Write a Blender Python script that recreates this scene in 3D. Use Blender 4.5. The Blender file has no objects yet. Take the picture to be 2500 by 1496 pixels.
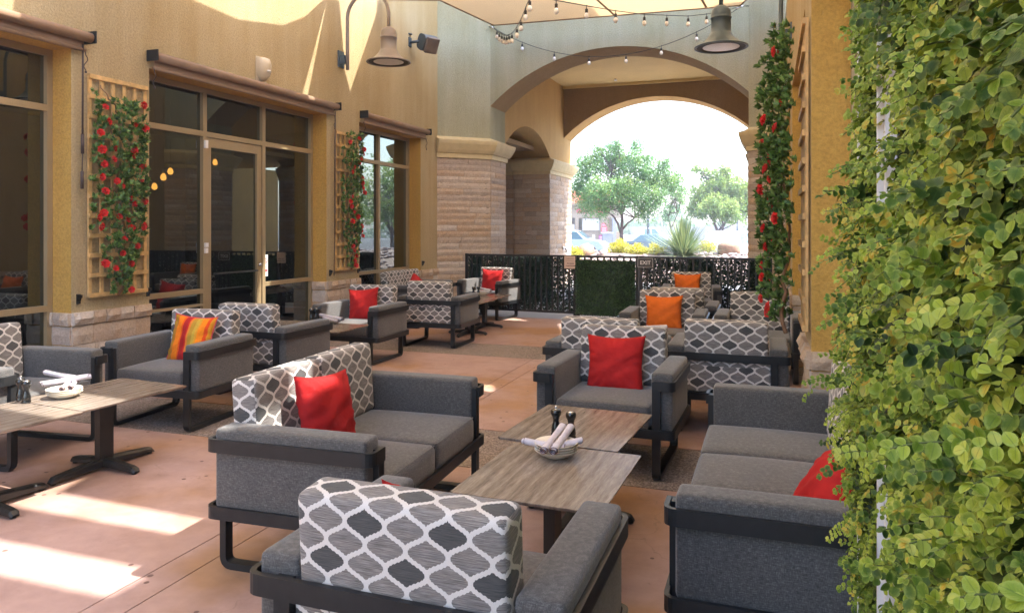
import bpy, bmesh, math, random
import numpy as np
from math import sin, cos, pi, radians, sqrt, atan2
from mathutils import Vector, Matrix
from mathutils.geometry import tessellate_polygon

S = bpy.context.scene
C = S.collection
random.seed(7)
RNG = np.random.default_rng(11)

# ------------------------------------------------------------------ camera, world, sun
cam_d = bpy.data.cameras.new("camera")
cam = bpy.data.objects.new("camera", cam_d)
C.objects.link(cam)
cam.location = (0, 0, 1.6)
TH = math.atan(628 / 1800)
cam.rotation_euler = (pi / 2, 0, TH)
cam_d.sensor_width = 36
cam_d.sensor_fit = 'HORIZONTAL'
cam_d.lens = 36 * 1800 / 2500
cam_d.shift_y = -(748 - 555) / 2500
cam_d.clip_start = 0.05
cam_d.clip_end = 1500
S.camera = cam

SUN = Vector((0.48, 0.14, 0.866)).normalized()
w = bpy.data.worlds.new("World")
S.world = w
w.use_nodes = True
nt = w.node_tree
sky = nt.nodes.new('ShaderNodeTexSky')
sky.sky_type = 'NISHITA'
sky.sun_disc = False
sky.sun_elevation = math.asin(SUN.z)
sky.sun_rotation = atan2(SUN.x, SUN.y)
sky.dust_density = 2.5
nt.links.new(sky.outputs[0], nt.nodes['Background'].inputs[0])
nt.nodes['Background'].inputs[1].default_value = 0.15
sd = bpy.data.lights.new("sun", 'SUN')
sd.energy = 2.0
sd.angle = radians(0.7)
sd.color = (1.0, 0.96, 0.90)
so = bpy.data.objects.new("sun", sd)
C.objects.link(so)
so.rotation_euler = (-SUN).to_track_quat('-Z', 'Y').to_euler()
so.location = (8, 4, 14)
S.view_settings.view_transform = 'Standard'
S.view_settings.look = 'None'
S.view_settings.gamma = 1
S.view_settings.exposure = 2.8
S.cycles.max_bounces = 10
S.cycles.diffuse_bounces = 5
S.cycles.transparent_max_bounces = 16
S.cycles.use_denoising = True

# ------------------------------------------------------------------ projection helpers (measured layout)
TC, TS = cos(TH), sin(TH)
def unp(x, y, Z=0.0):
    zc = 1800 * (1.6 - Z) / (y - 555); xc = (x - 1250) / 1800 * zc
    return TC * xc - TS * zc, TS * xc + TC * zc
def on_x(x, y, X):                      # point of the plane X = const
    t = (x - 1250) / 1800
    Y = X * (TC + t * TS) / (t * TC - TS)
    zc = Y * TC - X * TS
    return Y, 1.6 + (555 - y) / 1800 * zc
def at_zc(x, y, zc):
    xc = (x - 1250) / 1800 * zc
    return TC * xc - TS * zc, TS * xc + TC * zc, 1.6 + (555 - y) / 1800 * zc

# ------------------------------------------------------------------ materials
def lin(r, g, b):
    f = lambda c: (c / 255 / 12.92) if c / 255 <= 0.04045 else ((c / 255 + 0.055) / 1.055) ** 2.4
    return (f(r), f(g), f(b), 1)
class NT:
    def __init__(self, name):
        self.m = bpy.data.materials.new(name); self.m.use_nodes = True
        self.t = self.m.node_tree; self.b = self.t.nodes['Principled BSDF']
        self.out = self.t.nodes['Material Output']
    def n(self, typ, **kw):
        nd = self.t.nodes.new(typ)
        for k, v in kw.items():
            if k.startswith('i_'): nd.inputs[int(k[2:])].default_value = v
            else: setattr(nd, k, v)
        return nd
    def l(self, a, b): self.t.links.new(a, b)
    def math(self, op, a, b=None, c=None):
        nd = self.t.nodes.new('ShaderNodeMath'); nd.operation = op
        for i, v in enumerate((a, b, c)):
            if v is None: continue
            if isinstance(v, (int, float)): nd.inputs[i].default_value = v
            else: self.l(v, nd.inputs[i])
        return nd.outputs[0]
    def mix(self, f, a, b, blend='MIX'):
        nd = self.t.nodes.new('ShaderNodeMix'); nd.data_type = 'RGBA'; nd.blend_type = blend
        for i, v in ((0, f), (6, a), (7, b)):
            if isinstance(v, (int, float, tuple)): nd.inputs[i].default_value = v
            else: self.l(v, nd.inputs[i])
        return nd.outputs[2]
    def coord(self, kind='Object', scale=(1, 1, 1)):
        tc = self.t.nodes.new('ShaderNodeTexCoord'); mp = self.t.nodes.new('ShaderNodeMapping')
        mp.inputs['Scale'].default_value = scale
        self.l(tc.outputs[kind], mp.inputs[0]); return mp.outputs[0]
    def noise(self, vec, scale, detail=3, rough=0.5):
        nd = self.t.nodes.new('ShaderNodeTexNoise')
        nd.inputs['Scale'].default_value = scale; nd.inputs['Detail'].default_value = detail
        nd.inputs['Roughness'].default_value = rough
        self.l(vec, nd.inputs['Vector']); return nd.outputs[0]
    def ramp(self, f, stops):
        nd = self.t.nodes.new('ShaderNodeValToRGB'); e = nd.color_ramp.elements
        while len(e) < len(stops): e.new(0.5)
        for i, (p, c) in enumerate(stops): e[i].position = p; e[i].color = c
        self.l(f, nd.inputs[0]); return nd.outputs[0]
    def bump(self, h, strength=0.3, dist=0.01):
        nd = self.t.nodes.new('ShaderNodeBump'); nd.inputs['Strength'].default_value = strength
        nd.inputs['Distance'].default_value = dist; self.l(h, nd.inputs['Height'])
        self.l(nd.outputs[0], self.b.inputs['Normal'])
    def col(self, c):
        if isinstance(c, tuple): self.b.inputs['Base Color'].default_value = c
        else: self.l(c, self.b.inputs['Base Color'])
    def rough(self, r): 
        if isinstance(r, (int, float)): self.b.inputs['Roughness'].default_value = r
        else: self.l(r, self.b.inputs['Roughness'])
def c4(r, g, b): return (r, g, b, 1)
def simple(name, c, rough=0.5, metal=0.0, spec=0.5, var=0.12, vs=8, bump=0.0, bs=60, bd=0.004, kind='Object', coat=0):
    k = NT(name); v = k.coord(kind)
    n = k.noise(v, vs, 4)
    d = tuple(x * (1 - var) for x in c[:3]) + (1,); u = tuple(min(1, x * (1 + var)) for x in c[:3]) + (1,)
    k.col(k.ramp(n, [(0.3, d), (0.7, u)]))
    k.rough(rough); k.b.inputs['Metallic'].default_value = metal
    k.b.inputs['Specular IOR Level'].default_value = spec
    if coat: k.b.inputs['Coat Weight'].default_value = coat
    if bump: k.bump(k.noise(v, bs, 3), bump, bd)
    return k.m
def stucco(name, c, c2, spec=0.25):
    k = NT(name); v = k.coord('Object')
    n1 = k.noise(v, 0.9, 5, 0.6)
    vz = k.coord('Object', (3.5, 3.5, 0.35))
    n2 = k.noise(vz, 1.2, 4, 0.6)
    m = k.math('MULTIPLY_ADD', n2, 0.5, k.math('MULTIPLY', n1, 0.5))
    base = k.ramp(m, [(0.36, c2), (0.62, c)])
    n3 = k.noise(v, 52, 4, 0.7)
    fine = k.ramp(n3, [(0.32, c4(.66, .66, .66)), (0.62, c4(1, 1, 1))])
    k.col(k.mix(0.8, base, fine, 'MULTIPLY'))
    k.rough(0.88); k.b.inputs['Specular IOR Level'].default_value = spec
    k.bump(n3, 0.9, 0.014)
    return k.m
M = {}
M['tan'] = stucco('tan_stucco', c4(.54, .43, .255), c4(.455, .335, .165))
M['sage'] = stucco('sage_stucco', c4(.46, .435, .315), c4(.37, .35, .22))
M['vest'] = stucco('vestibule_stucco', c4(.64, .43, .18), c4(.55, .35, .14))
M['soffit'] = stucco('arch_soffit_stucco', c4(.44, .31, .17), c4(.38, .26, .135))
M['brownst'] = stucco('brown_arch_stucco', c4(.38, .265, .15), c4(.33, .225, .12))
M['tan_bounce'] = stucco('tan_bounce_stucco', c4(.60, .37, .095), c4(.52, .30, .07))  # tan wall with warm bounced light put into the colour
M['cap'] = simple('capital_paint', c4(.60, .49, .28), 0.75, var=.08, bump=.25, bs=40)
M['ceil'] = simple('ceiling_paint', c4(.72, .54, .24), 0.8, var=.05, vs=1.5)
M['metal'] = simple('charcoal_powdercoat', c4(.020, .021, .022), 0.36, spec=.32, var=.15, vs=20, bump=.05, bs=300, bd=.001)
M['black'] = simple('black_iron', c4(.018, .017, .016), 0.42, var=.2, vs=15, bump=.1, bs=200, bd=.001)
M['frame'] = simple('bronze_window_frame', c4(.36, .27, .15), 0.45, metal=.25, var=.06, vs=3)
M['wood'] = simple('cedar_lattice', c4(.60, .38, .15), 0.6, var=.25, vs=14, bump=.15, bs=90, bd=.002)
M['blind'] = simple('blind_fabric', c4(.27, .17, .105), 0.7, var=.12, vs=5, bump=.1, bs=120, bd=.002)
M['white'] = simple('white_vinyl', c4(.82, .80, .80), 0.35, var=.03)
M['plate'] = simple('ivory_stoneware', c4(.78, .72, .60), 0.22, var=.04, spec=.6)
M['napkin'] = simple('grey_lilac_napkin', c4(.62, .58, .62), 0.85, var=.10, vs=25, bump=.2, bs=160, bd=.002)
M['napkin_edge'] = simple('napkin_dark_hem', c4(.17, .10, .10), 0.85)  # dark edge line along the rolled ends
M['mill'] = simple('black_lacquer', c4(.012, .012, .012), 0.12, spec=.6, coat=.3)
M['chrome'] = simple('chrome', c4(.75, .75, .75), 0.15, metal=1)
M['lampmetal'] = simple('lamp_taupe_metal', c4(.25, .215, .20), 0.4, metal=.2, var=.08)
M['lampgrey'] = simple('lamp_grey_metal', c4(.085, .12, .15), 0.4, metal=.2, var=.08)
M['lens'] = simple('frosted_lens', c4(.75, .73, .70), 0.3, var=.03)
M['speaker'] = simple('grey_speaker_plastic', c4(.055, .075, .09), 0.45)
M['grill'] = simple('speaker_grille', c4(.18, .15, .14), 0.5, metal=.3, bump=.5, bs=400, bd=.003)
M['cream'] = simple('cream_plastic', c4(.55, .46, .33), 0.4, var=.05)
M['rope'] = simple('dark_cord', c4(.06, .04, .035), 0.7)
M['red_f'] = simple('red_canvas', c4(.40, .014, .014), 0.8, spec=.2, var=.16, vs=9, bump=.5, bs=28, bd=.008)
M['org_f'] = simple('orange_canvas', c4(.64, .135, .014), 0.8, spec=.2, var=.12, vs=9, bump=.5, bs=28, bd=.008)
M['bulbglass'] = simple('frosted_bulb', c4(.80, .77, .76), 0.15, var=.03, spec=.8)
M['conc'] = simple('pale_concrete', c4(.36, .37, .39), 0.8, var=.10, vs=2, bump=.1, bs=50)
M['asphalt'] = simple('asphalt', c4(.075, .072, .075), 0.85, var=.2, vs=1.5, bump=.3, bs=60)
M['bark'] = simple('grey_bark', c4(.13, .10, .10), 0.9, var=.3, vs=8, bump=.6, bs=18, bd=.02)
M['vinestem'] = simple('vine_stem', c4(.22, .12, .06), 0.8, var=.3, vs=30)
M['ivystem'] = simple('ivy_stem', c4(.10, .13, .03), 0.7, var=.3, vs=30)
M['rose'] = simple('silk_rose', c4(.72, .045, .04), 0.6, spec=.3, var=.28, vs=45)
M['rubber'] = simple('tyre_rubber', c4(.03, .03, .03), 0.8)
M['carglass'] = simple('car_glass', c4(.03, .10, .12), 0.08, spec=.8)
M['redsign'] = simple('red_sign_paint', c4(.68, .05, .10), 0.5)
M['magenta'] = simple('magenta_sign_paint', c4(.50, .07, .30), 0.5)
M['bwall'] = simple('cream_building_stucco', c4(.40, .30, .21), 0.85, var=.05)
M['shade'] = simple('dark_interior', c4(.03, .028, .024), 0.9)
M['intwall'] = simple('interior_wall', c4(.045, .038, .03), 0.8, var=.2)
M['signwhite'] = simple('sign_white', c4(.8, .8, .8), 0.5, var=.02)
M['signdark'] = simple('sign_charcoal', c4(.045, .045, .05), 0.4, var=.05)
M['signpink'] = simple('aged_paper_sign', c4(.62, .47, .40), 0.7, var=.06)
M['signink'] = simple('sign_ink', c4(.12, .05, .05), 0.7)
M['gasket'] = simple('black_gasket', c4(.015, .015, .015), 0.6)

def fabric_mat():
    k = NT('charcoal_tweed'); v = k.coord('Object')
    va = k.coord('Object', (1, 1, .18))
    n1 = k.noise(va, 420, 2, .7); n2 = k.noise(k.coord('Object', (.2, .2, 1)), 260, 2, .7)
    n3 = k.noise(v, 5, 3)
    m = k.math('ADD', k.math('MULTIPLY', n1, .5), k.math('MULTIPLY', n2, .5))
    c = k.ramp(m, [(0.34, c4(.042, .040, .038)), (0.52, c4(.098, .093, .088)), (0.66, c4(.185, .178, .17))])
    c = k.mix(.5, c, k.ramp(n3, [(.3, c4(.72, .72, .72)), (.7, c4(1, 1, 1))]), 'MULTIPLY')
    k.col(c); k.rough(.9); k.b.inputs['Specular IOR Level'].default_value = .25
    k.b.inputs['Sheen Weight'].default_value = .35
    k.bump(m, .35, .002)
    return k.m
M['tweed'] = fabric_mat()

def ogee_mat():
    k = NT('ogee_pattern_fabric')
    uv = k.n('ShaderNodeUVMap', uv_map='UVMap')
    sp = k.n('ShaderNodeSeparateXYZ'); k.l(uv.outputs[0], sp.inputs[0])
    x, y = sp.outputs[0], sp.outputs[1]
    # woven stair-step on the curve
    P = 0.0605; L = 0.114
    u = k.math('DIVIDE', x, P)
    ys = k.math('MULTIPLY', k.math('ROUND', k.math('DIVIDE', y, .0062)), .0062)
    yy = k.math('ADD', k.math('MULTIPLY', y, .55), k.math('MULTIPLY', ys, .45))
    v = k.math('MULTIPLY', yy, 2 * pi / L)
    cs = k.math('MULTIPLY', k.math('COSINE', v), .85)
    cv = k.math('MULTIPLY', k.math('SINE', cs), .5 / sin(.85))
    a = k.math('MULTIPLY', k.math('SUBTRACT', u, cv), .5)
    b = k.math('MULTIPLY', k.math('ADD', k.math('SUBTRACT', u, 1), cv), .5)
    fe = k.math('FLOOR', a); fo = k.math('FLOOR', b)
    def dist(t):
        f = k.math('FRACT', t)
        return k.math('MULTIPLY', k.math('MINIMUM', f, k.math('SUBTRACT', 1, f)), 2 * P)
    d = k.math('MINIMUM', dist(a), dist(b))
    slope = k.math('MULTIPLY', k.math('MULTIPLY', k.math('SINE', v), k.math('COSINE', cs)), pi * .85 / sin(.85) * P / L)
    d = k.math('DIVIDE', d, k.math('SQRT', k.math('ADD', 1, k.math('MULTIPLY', slope, slope))))
    line = k.math('LESS_THAN', d, .0067)
    even = k.math('LESS_THAN', k.math('ABSOLUTE', k.math('SUBTRACT', fo, k.math('SUBTRACT', fe, 1))), .5)
    row = k.math('FLOOR', k.math('DIVIDE', y, L))
    par = k.math('FLOORED_MODULO', k.math('ADD', fe, row), 2)
    dark = k.math('MULTIPLY', even, k.math('LESS_THAN', par, .5))
    st = k.n('ShaderNodeMapping'); st.inputs['Scale'].default_value = (5, 150, 1); k.l(uv.outputs[0], st.inputs[0])
    ns = k.noise(st.outputs[0], 3, 4, .7)
    fine = k.n('ShaderNodeMapping'); fine.inputs['Scale'].default_value = (500, 500, 1); k.l(uv.outputs[0], fine.inputs[0])
    nf = k.noise(fine.outputs[0], 1.3, 2, .6)
    st2 = k.n('ShaderNodeMapping'); st2.inputs['Scale'].default_value = (3, 14, 1); k.l(uv.outputs[0], st2.inputs[0])
    nl = k.noise(st2.outputs[0], 2, 3, .6)
    body = k.ramp(ns, [(0.36, c4(.115, .105, .096)), (0.5, c4(.225, .205, .19)), (0.64, c4(.37, .34, .32))])
    body = k.mix(.5, body, k.ramp(nl, [(.35, c4(.72, .74, .78)), (.65, c4(1, .96, .90))]), 'MULTIPLY')
    dk = k.ramp(ns, [(0.34, c4(.040, .043, .045)), (0.66, c4(.115, .11, .105))])
    cell = k.mix(dark, body, dk)
    lc = k.ramp(nf, [(.3, c4(.60, .565, .52)), (.7, c4(.74, .70, .66))])
    k.col(k.mix(line, cell, lc)); k.rough(.88); k.b.inputs['Specular IOR Level'].default_value = .2
    k.b.inputs['Sheen Weight'].default_value = .2
    h = k.math('ADD', k.math('MULTIPLY', line, .6), k.math('MULTIPLY', nf, .4))
    k.bump(h, .35, .002)
    return k.m
M['ogee'] = ogee_mat()

def stripe_mat():
    k = NT('striped_canvas'); uv = k.n('ShaderNodeUVMap', uv_map='UVMap')
    sp = k.n('ShaderNodeSeparateXYZ'); k.l(uv.outputs[0], sp.inputs[0])
    nd = k.n('ShaderNodeValToRGB'); nd.color_ramp.interpolation = 'CONSTANT'
    st = [(0, (.42, .22, .02)), (.10, (.50, .20, .03)), (.16, (.85, .22, .01)), (.30, (.80, .10, .01)), (.34, (.42, .02, .02)), (.44, (.60, .02, .02)),
          (.48, (.75, .22, .03)), (.53, (.48, .26, .03)), (.62, (.55, .36, .05)), (.68, (.70, .33, .03)), (.73, (.90, .25, .01)), (.86, (.80, .08, .01)), (.93, (.75, .30, .02))]
    e = nd.color_ramp.elements
    while len(e) < len(st): e.new(.5)
    for i, (p, c) in enumerate(st): e[i].position = p; e[i].color = c + (1,)
    k.l(sp.outputs[0], nd.inputs[0])
    v = k.coord('Object', (1, 1, 1)); n = k.noise(v, 60, 3)
    k.col(k.mix(.5, nd.outputs[0], k.ramp(n, [(.3, c4(.75, .75, .75)), (.7, c4(1, 1, 1))]), 'MULTIPLY')); k.rough(.8)
    k.b.inputs['Specular IOR Level'].default_value = .2
    k.bump(k.noise(v, 500, 2), .2, .001)
    return k.m
M['stripe'] = stripe_mat()

def tabletop_mat():
    k = NT('oak_laminate'); v = k.coord('Object', (9, .9, 1))
    dz = k.noise(k.coord('Object', (2.2, .8, 1)), 1.6, 3, .5)
    wv = k.n('ShaderNodeTexWave'); wv.wave_type = 'BANDS'; wv.bands_direction = 'X'
    wv.inputs['Scale'].default_value = 3.2; wv.inputs['Distortion'].default_value = 14; wv.inputs['Detail'].default_value = 4
    wv.inputs['Detail Scale'].default_value = .6
    k.l(k.coord('Object', (1.6, .28, 1)), wv.inputs[0])
    n = k.noise(v, 9, 6, .7)
    m = k.math('ADD', k.math('MULTIPLY', wv.outputs[1], .14), k.math('MULTIPLY', n, .86))
    c = k.ramp(m, [(.30, c4(.15, .118, .092)), (.5, c4(.26, .215, .175)), (.7, c4(.38, .33, .28))])
    c = k.mix(.6, c, k.ramp(dz, [(.35, c4(.75, .70, .66)), (.65, c4(1, 1, 1))]), 'MULTIPLY')
    k.col(c); k.rough(k.math('MULTIPLY_ADD', n, .10, .19)); k.b.inputs['Specular IOR Level'].default_value = .75
    k.bump(n, .06, .001)
    return k.m
M['laminate'] = tabletop_mat()

def patio_mat():
    k = NT('stained_concrete'); v = k.coord('Object')
    n1 = k.noise(v, .75, 4, .55); n2 = k.noise(k.coord('Object', (1, 1.6, 1)), 3.2, 5, .65); n3 = k.noise(v, 38, 4, .7); n4 = k.noise(v, 9, 4, .6)
    c = k.ramp(n1, [(.39, c4(.45, .255, .14)), (.46, c4(.48, .305, .235)), (.57, c4(.51, .345, .305))])
    c = k.mix(.55, c, k.ramp(n2, [(.3, c4(.72, .68, .66)), (.7, c4(1, 1, 1))]), 'MULTIPLY')
    c = k.mix(.45, c, k.ramp(n4, [(.35, c4(.80, .78, .78)), (.6, c4(1, 1, 1))]), 'MULTIPLY')
    sp = k.ramp(n3, [(.27, c4(.55, .5, .5)), (.36, c4(1, 1, 1))])
    c = k.mix(.7, c, sp, 'MULTIPLY')
    vo = k.n('ShaderNodeTexVoronoi'); vo.inputs['Scale'].default_value = 5.5; k.l(v, vo.inputs['Vector'])
    c = k.mix(k.math('LESS_THAN', vo.outputs[0], .075), c, c4(.16, .09, .075))
    ve = k.n('ShaderNodeTexVoronoi'); ve.feature = 'DISTANCE_TO_EDGE'; ve.inputs['Scale'].default_value = .42
    wn = k.n('ShaderNodeTexNoise'); wn.inputs['Scale'].default_value = 2.2; wn.inputs['Detail'].default_value = 6; k.l(v, wn.inputs['Vector'])
    va = k.n('ShaderNodeVectorMath'); va.operation = 'MULTIPLY_ADD'; va.inputs[1].default_value = (.9, .9, 0); k.l(wn.outputs[1], va.inputs[0]); k.l(v, va.inputs[2]); k.l(va.outputs[0], ve.inputs['Vector'])
    c = k.mix(k.math('MULTIPLY', k.math('LESS_THAN', ve.outputs[0], .0012), .28), c, c4(.15, .09, .07))
    n5 = k.noise(v, 1.7, 6, .7)
    c = k.mix(.6, c, k.ramp(n5, [(.34, c4(.78, .73, .69)), (.50, c4(1, 1, 1))]), 'MULTIPLY')
    k.col(c); k.rough(k.math('MULTIPLY_ADD', n2, .25, .42)); k.b.inputs['Specular IOR Level'].default_value = .4
    k.bump(k.math('ADD', n3, n4), .12, .006)
    return k.m
M['patio'] = patio_mat()
def aggregate_mat():
    k = NT('exposed_aggregate'); v = k.coord('Object')
    vo = k.n('ShaderNodeTexVoronoi'); vo.inputs['Scale'].default_value = 95; k.l(v, vo.inputs['Vector'])
    n = k.noise(v, 160, 3, .7)
    c = k.ramp(vo.outputs[1], [(.2, c4(.17, .13, .105)), (.5, c4(.27, .21, .175)), (.8, c4(.40, .33, .29))])
    k.col(k.mix(.5, c, k.ramp(n, [(.3, c4(.5, .5, .5)), (.7, c4(1, 1, 1))]), 'MULTIPLY')); k.rough(.85); k.bump(vo.outputs[0], .4, .006)
    return k.m
M['aggregate'] = aggregate_mat()

def stone_mat():
    k = NT('ledge_stone'); at = k.n('ShaderNodeAttribute', attribute_name='rnd')
    v = k.coord('Object')
    n = k.noise(v, 7, 5, .65); n2 = k.noise(v, 45, 4, .7)
    f = k.math('ADD', k.math('MULTIPLY', at.outputs['Fac'], .62), k.math('MULTIPLY', n, .38))
    c = k.ramp(f, [(.18, c4(.45, .37, .31)), (.36, c4(.56, .45, .36)), (.50, c4(.56, .40, .27)), (.64, c4(.60, .49, .39)), (.82, c4(.64, .56, .49))])
    k.col(k.mix(.8, c, k.ramp(n2, [(.3, c4(.68, .66, .64)), (.65, c4(1, 1, 1))]), 'MULTIPLY')); k.rough(.9)
    k.b.inputs['Specular IOR Level'].default_value = .25
    k.bump(k.math('ADD', n2, k.math('MULTIPLY', n, 2)), .5, .014)
    return k.m
M['stone'] = stone_mat()
M['mortar'] = simple('mortar', c4(.30, .24, .19), 0.95)

def glass_mat():
    k = NT('tinted_glass')
    tr = k.n('ShaderNodeBsdfTransparent'); tr.inputs[0].default_value = (.12, .15, .13, 1)
    gl = k.n('ShaderNodeBsdfGlossy'); gl.inputs[0].default_value = (.86, .95, .92, 1); gl.inputs['Roughness'].default_value = .012
    fr = k.n('ShaderNodeFresnel'); fr.inputs[0].default_value = 1.5
    mx = k.n('ShaderNodeMixShader')
    fac = k.math('MINIMUM', k.math('MULTIPLY_ADD', fr.outputs[0], 1.5, .09), 1.0)
    k.l(fac, mx.inputs[0]); k.l(tr.outputs[0], mx.inputs[1]); k.l(gl.outputs[0], mx.inputs[2])
    k.l(mx.outputs[0], k.out.inputs[0]); return k.m
M['glass'] = glass_mat()
def sail_mat():
    k = NT('shade_cloth'); v = k.coord('Object')
    n = k.noise(v, 1.2, 4, .6); n2 = k.noise(k.coord('Object', (1, 30, 1)), 4, 2)
    c = k.ramp(n, [(.3, c4(.60, .45, .27)), (.7, c4(.68, .52, .33))])
    k.col(c); k.rough(.9); k.b.inputs['Specular IOR Level'].default_value = .1
    t = k.n('ShaderNodeBsdfTranslucent'); t.inputs[0].default_value = (.80, .68, .50, 1)
    mx = k.n('ShaderNodeMixShader', i_0=.62); k.l(k.b.outputs[0], mx.inputs[1]); k.l(t.outputs[0], mx.inputs[2])
    k.l(mx.outputs[0], k.out.inputs[0]); return k.m
M['sail'] = sail_mat()
def emit(name, c, s):
    k = NT(name); k.b.inputs['Emission Color'].default_value = c; k.b.inputs['Emission Strength'].default_value = s
    k.col(c); return k.m
M['warm'] = emit('lit_filament_bulb', (1, .36, .07, 1), 1.6)

def leafmat(name, stops, rough=.45, trans=.25, edge=None, spec=.4):
    k = NT(name); at = k.n('ShaderNodeAttribute', attribute_name='rnd')
    c = k.ramp(at.outputs['Fac'], stops)
    uv = k.n('ShaderNodeUVMap', uv_map='UVMap'); sp = k.n('ShaderNodeSeparateXYZ'); k.l(uv.outputs[0], sp.inputs[0])
    if edge:
        # pale rim and darker veins following the leaf's own UV
        r = k.math('ABSOLUTE', k.math('SUBTRACT', sp.outputs[0], .5))
        ee = k.math('MAXIMUM', k.math('MULTIPLY', r, 2), k.math('MULTIPLY', k.math('ABSOLUTE', k.math('SUBTRACT', sp.outputs[1], .5)), 2))
        nz = k.noise(k.coord('Object'), 160, 3, .6)
        em = k.math('ADD', ee, k.math('MULTIPLY', k.math('SUBTRACT', nz, .5), 1.5))
        mask = k.ramp(em, [(.45, c4(0, 0, 0)), (.95, c4(1, 1, 1))])
        c = k.mix(k.math('MULTIPLY', k.math('MULTIPLY', mask, at.outputs['Fac']), .85), c, edge)
        c = k.mix(k.math('MULTIPLY', k.math('LESS_THAN', r, .045), .35), c, c4(.05, .10, .02))
        wv = k.math('SINE', k.math('MULTIPLY', k.math('ADD', k.math('MULTIPLY', sp.outputs[1], 9), k.math('MULTIPLY', r, -6)), 5))
        vein = k.math('ADD', k.math('MULTIPLY', wv, .25), k.math('MULTIPLY', k.math('LESS_THAN', r, .03), .6))
        k.bump(vein, .3, .001)
    k.col(c); k.rough(rough); k.b.inputs['Specular IOR Level'].default_value = spec
    t = k.n('ShaderNodeBsdfTranslucent'); k.l(c if not isinstance(c, tuple) else c, t.inputs[0])
    mx = k.n('ShaderNodeMixShader', i_0=trans); k.l(k.b.outputs[0], mx.inputs[1]); k.l(t.outputs[0], mx.inputs[2])
    k.l(mx.outputs[0], k.out.inputs[0]); return k.m
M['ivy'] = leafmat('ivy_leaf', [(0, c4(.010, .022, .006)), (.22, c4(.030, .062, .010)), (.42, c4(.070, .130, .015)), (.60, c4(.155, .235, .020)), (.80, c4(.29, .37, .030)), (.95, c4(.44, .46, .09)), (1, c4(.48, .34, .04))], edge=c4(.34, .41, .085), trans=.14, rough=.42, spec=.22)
M['roseleaf'] = leafmat('rose_leaf', [(0, c4(.03, .075, .02)), (.5, c4(.11, .21, .045)), (1, c4(.28, .40, .12))], trans=.2, rough=.36)
M['treeleaf'] = leafmat('tree_leaf', [(0, c4(.09, .20, .10)), (.5, c4(.16, .32, .12)), (1, c4(.34, .45, .12))], trans=.4, rough=.6)
M['treeleaf2'] = leafmat('yellow_tree_leaf', [(0, c4(.12, .24, .09)), (.5, c4(.25, .38, .10)), (1, c4(.45, .52, .14))], trans=.4, rough=.6)
M['agave'] = leafmat('spiky_leaf', [(0, c4(.10, .18, .10)), (.5, c4(.20, .28, .13)), (1, c4(.42, .45, .20))], trans=.2, rough=.5)
M['yellowbush'] = leafmat('yellow_bush_leaf', [(0, c4(.22, .28, .05)), (.5, c4(.45, .45, .06)), (1, c4(.70, .62, .08))], trans=.35, rough=.6)
M['hedge'] = leafmat('boxwood_leaf', [(0, c4(.008, .03, .012)), (.6, c4(.025, .075, .02)), (1, c4(.07, .14, .04))], trans=.12, rough=.4)
M['screenleaf'] = leafmat('dark_screen_leaf', [(0, c4(.004, .014, .010)), (.6, c4(.012, .035, .022)), (1, c4(.03, .06, .035))], trans=.08, rough=.5)

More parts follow.
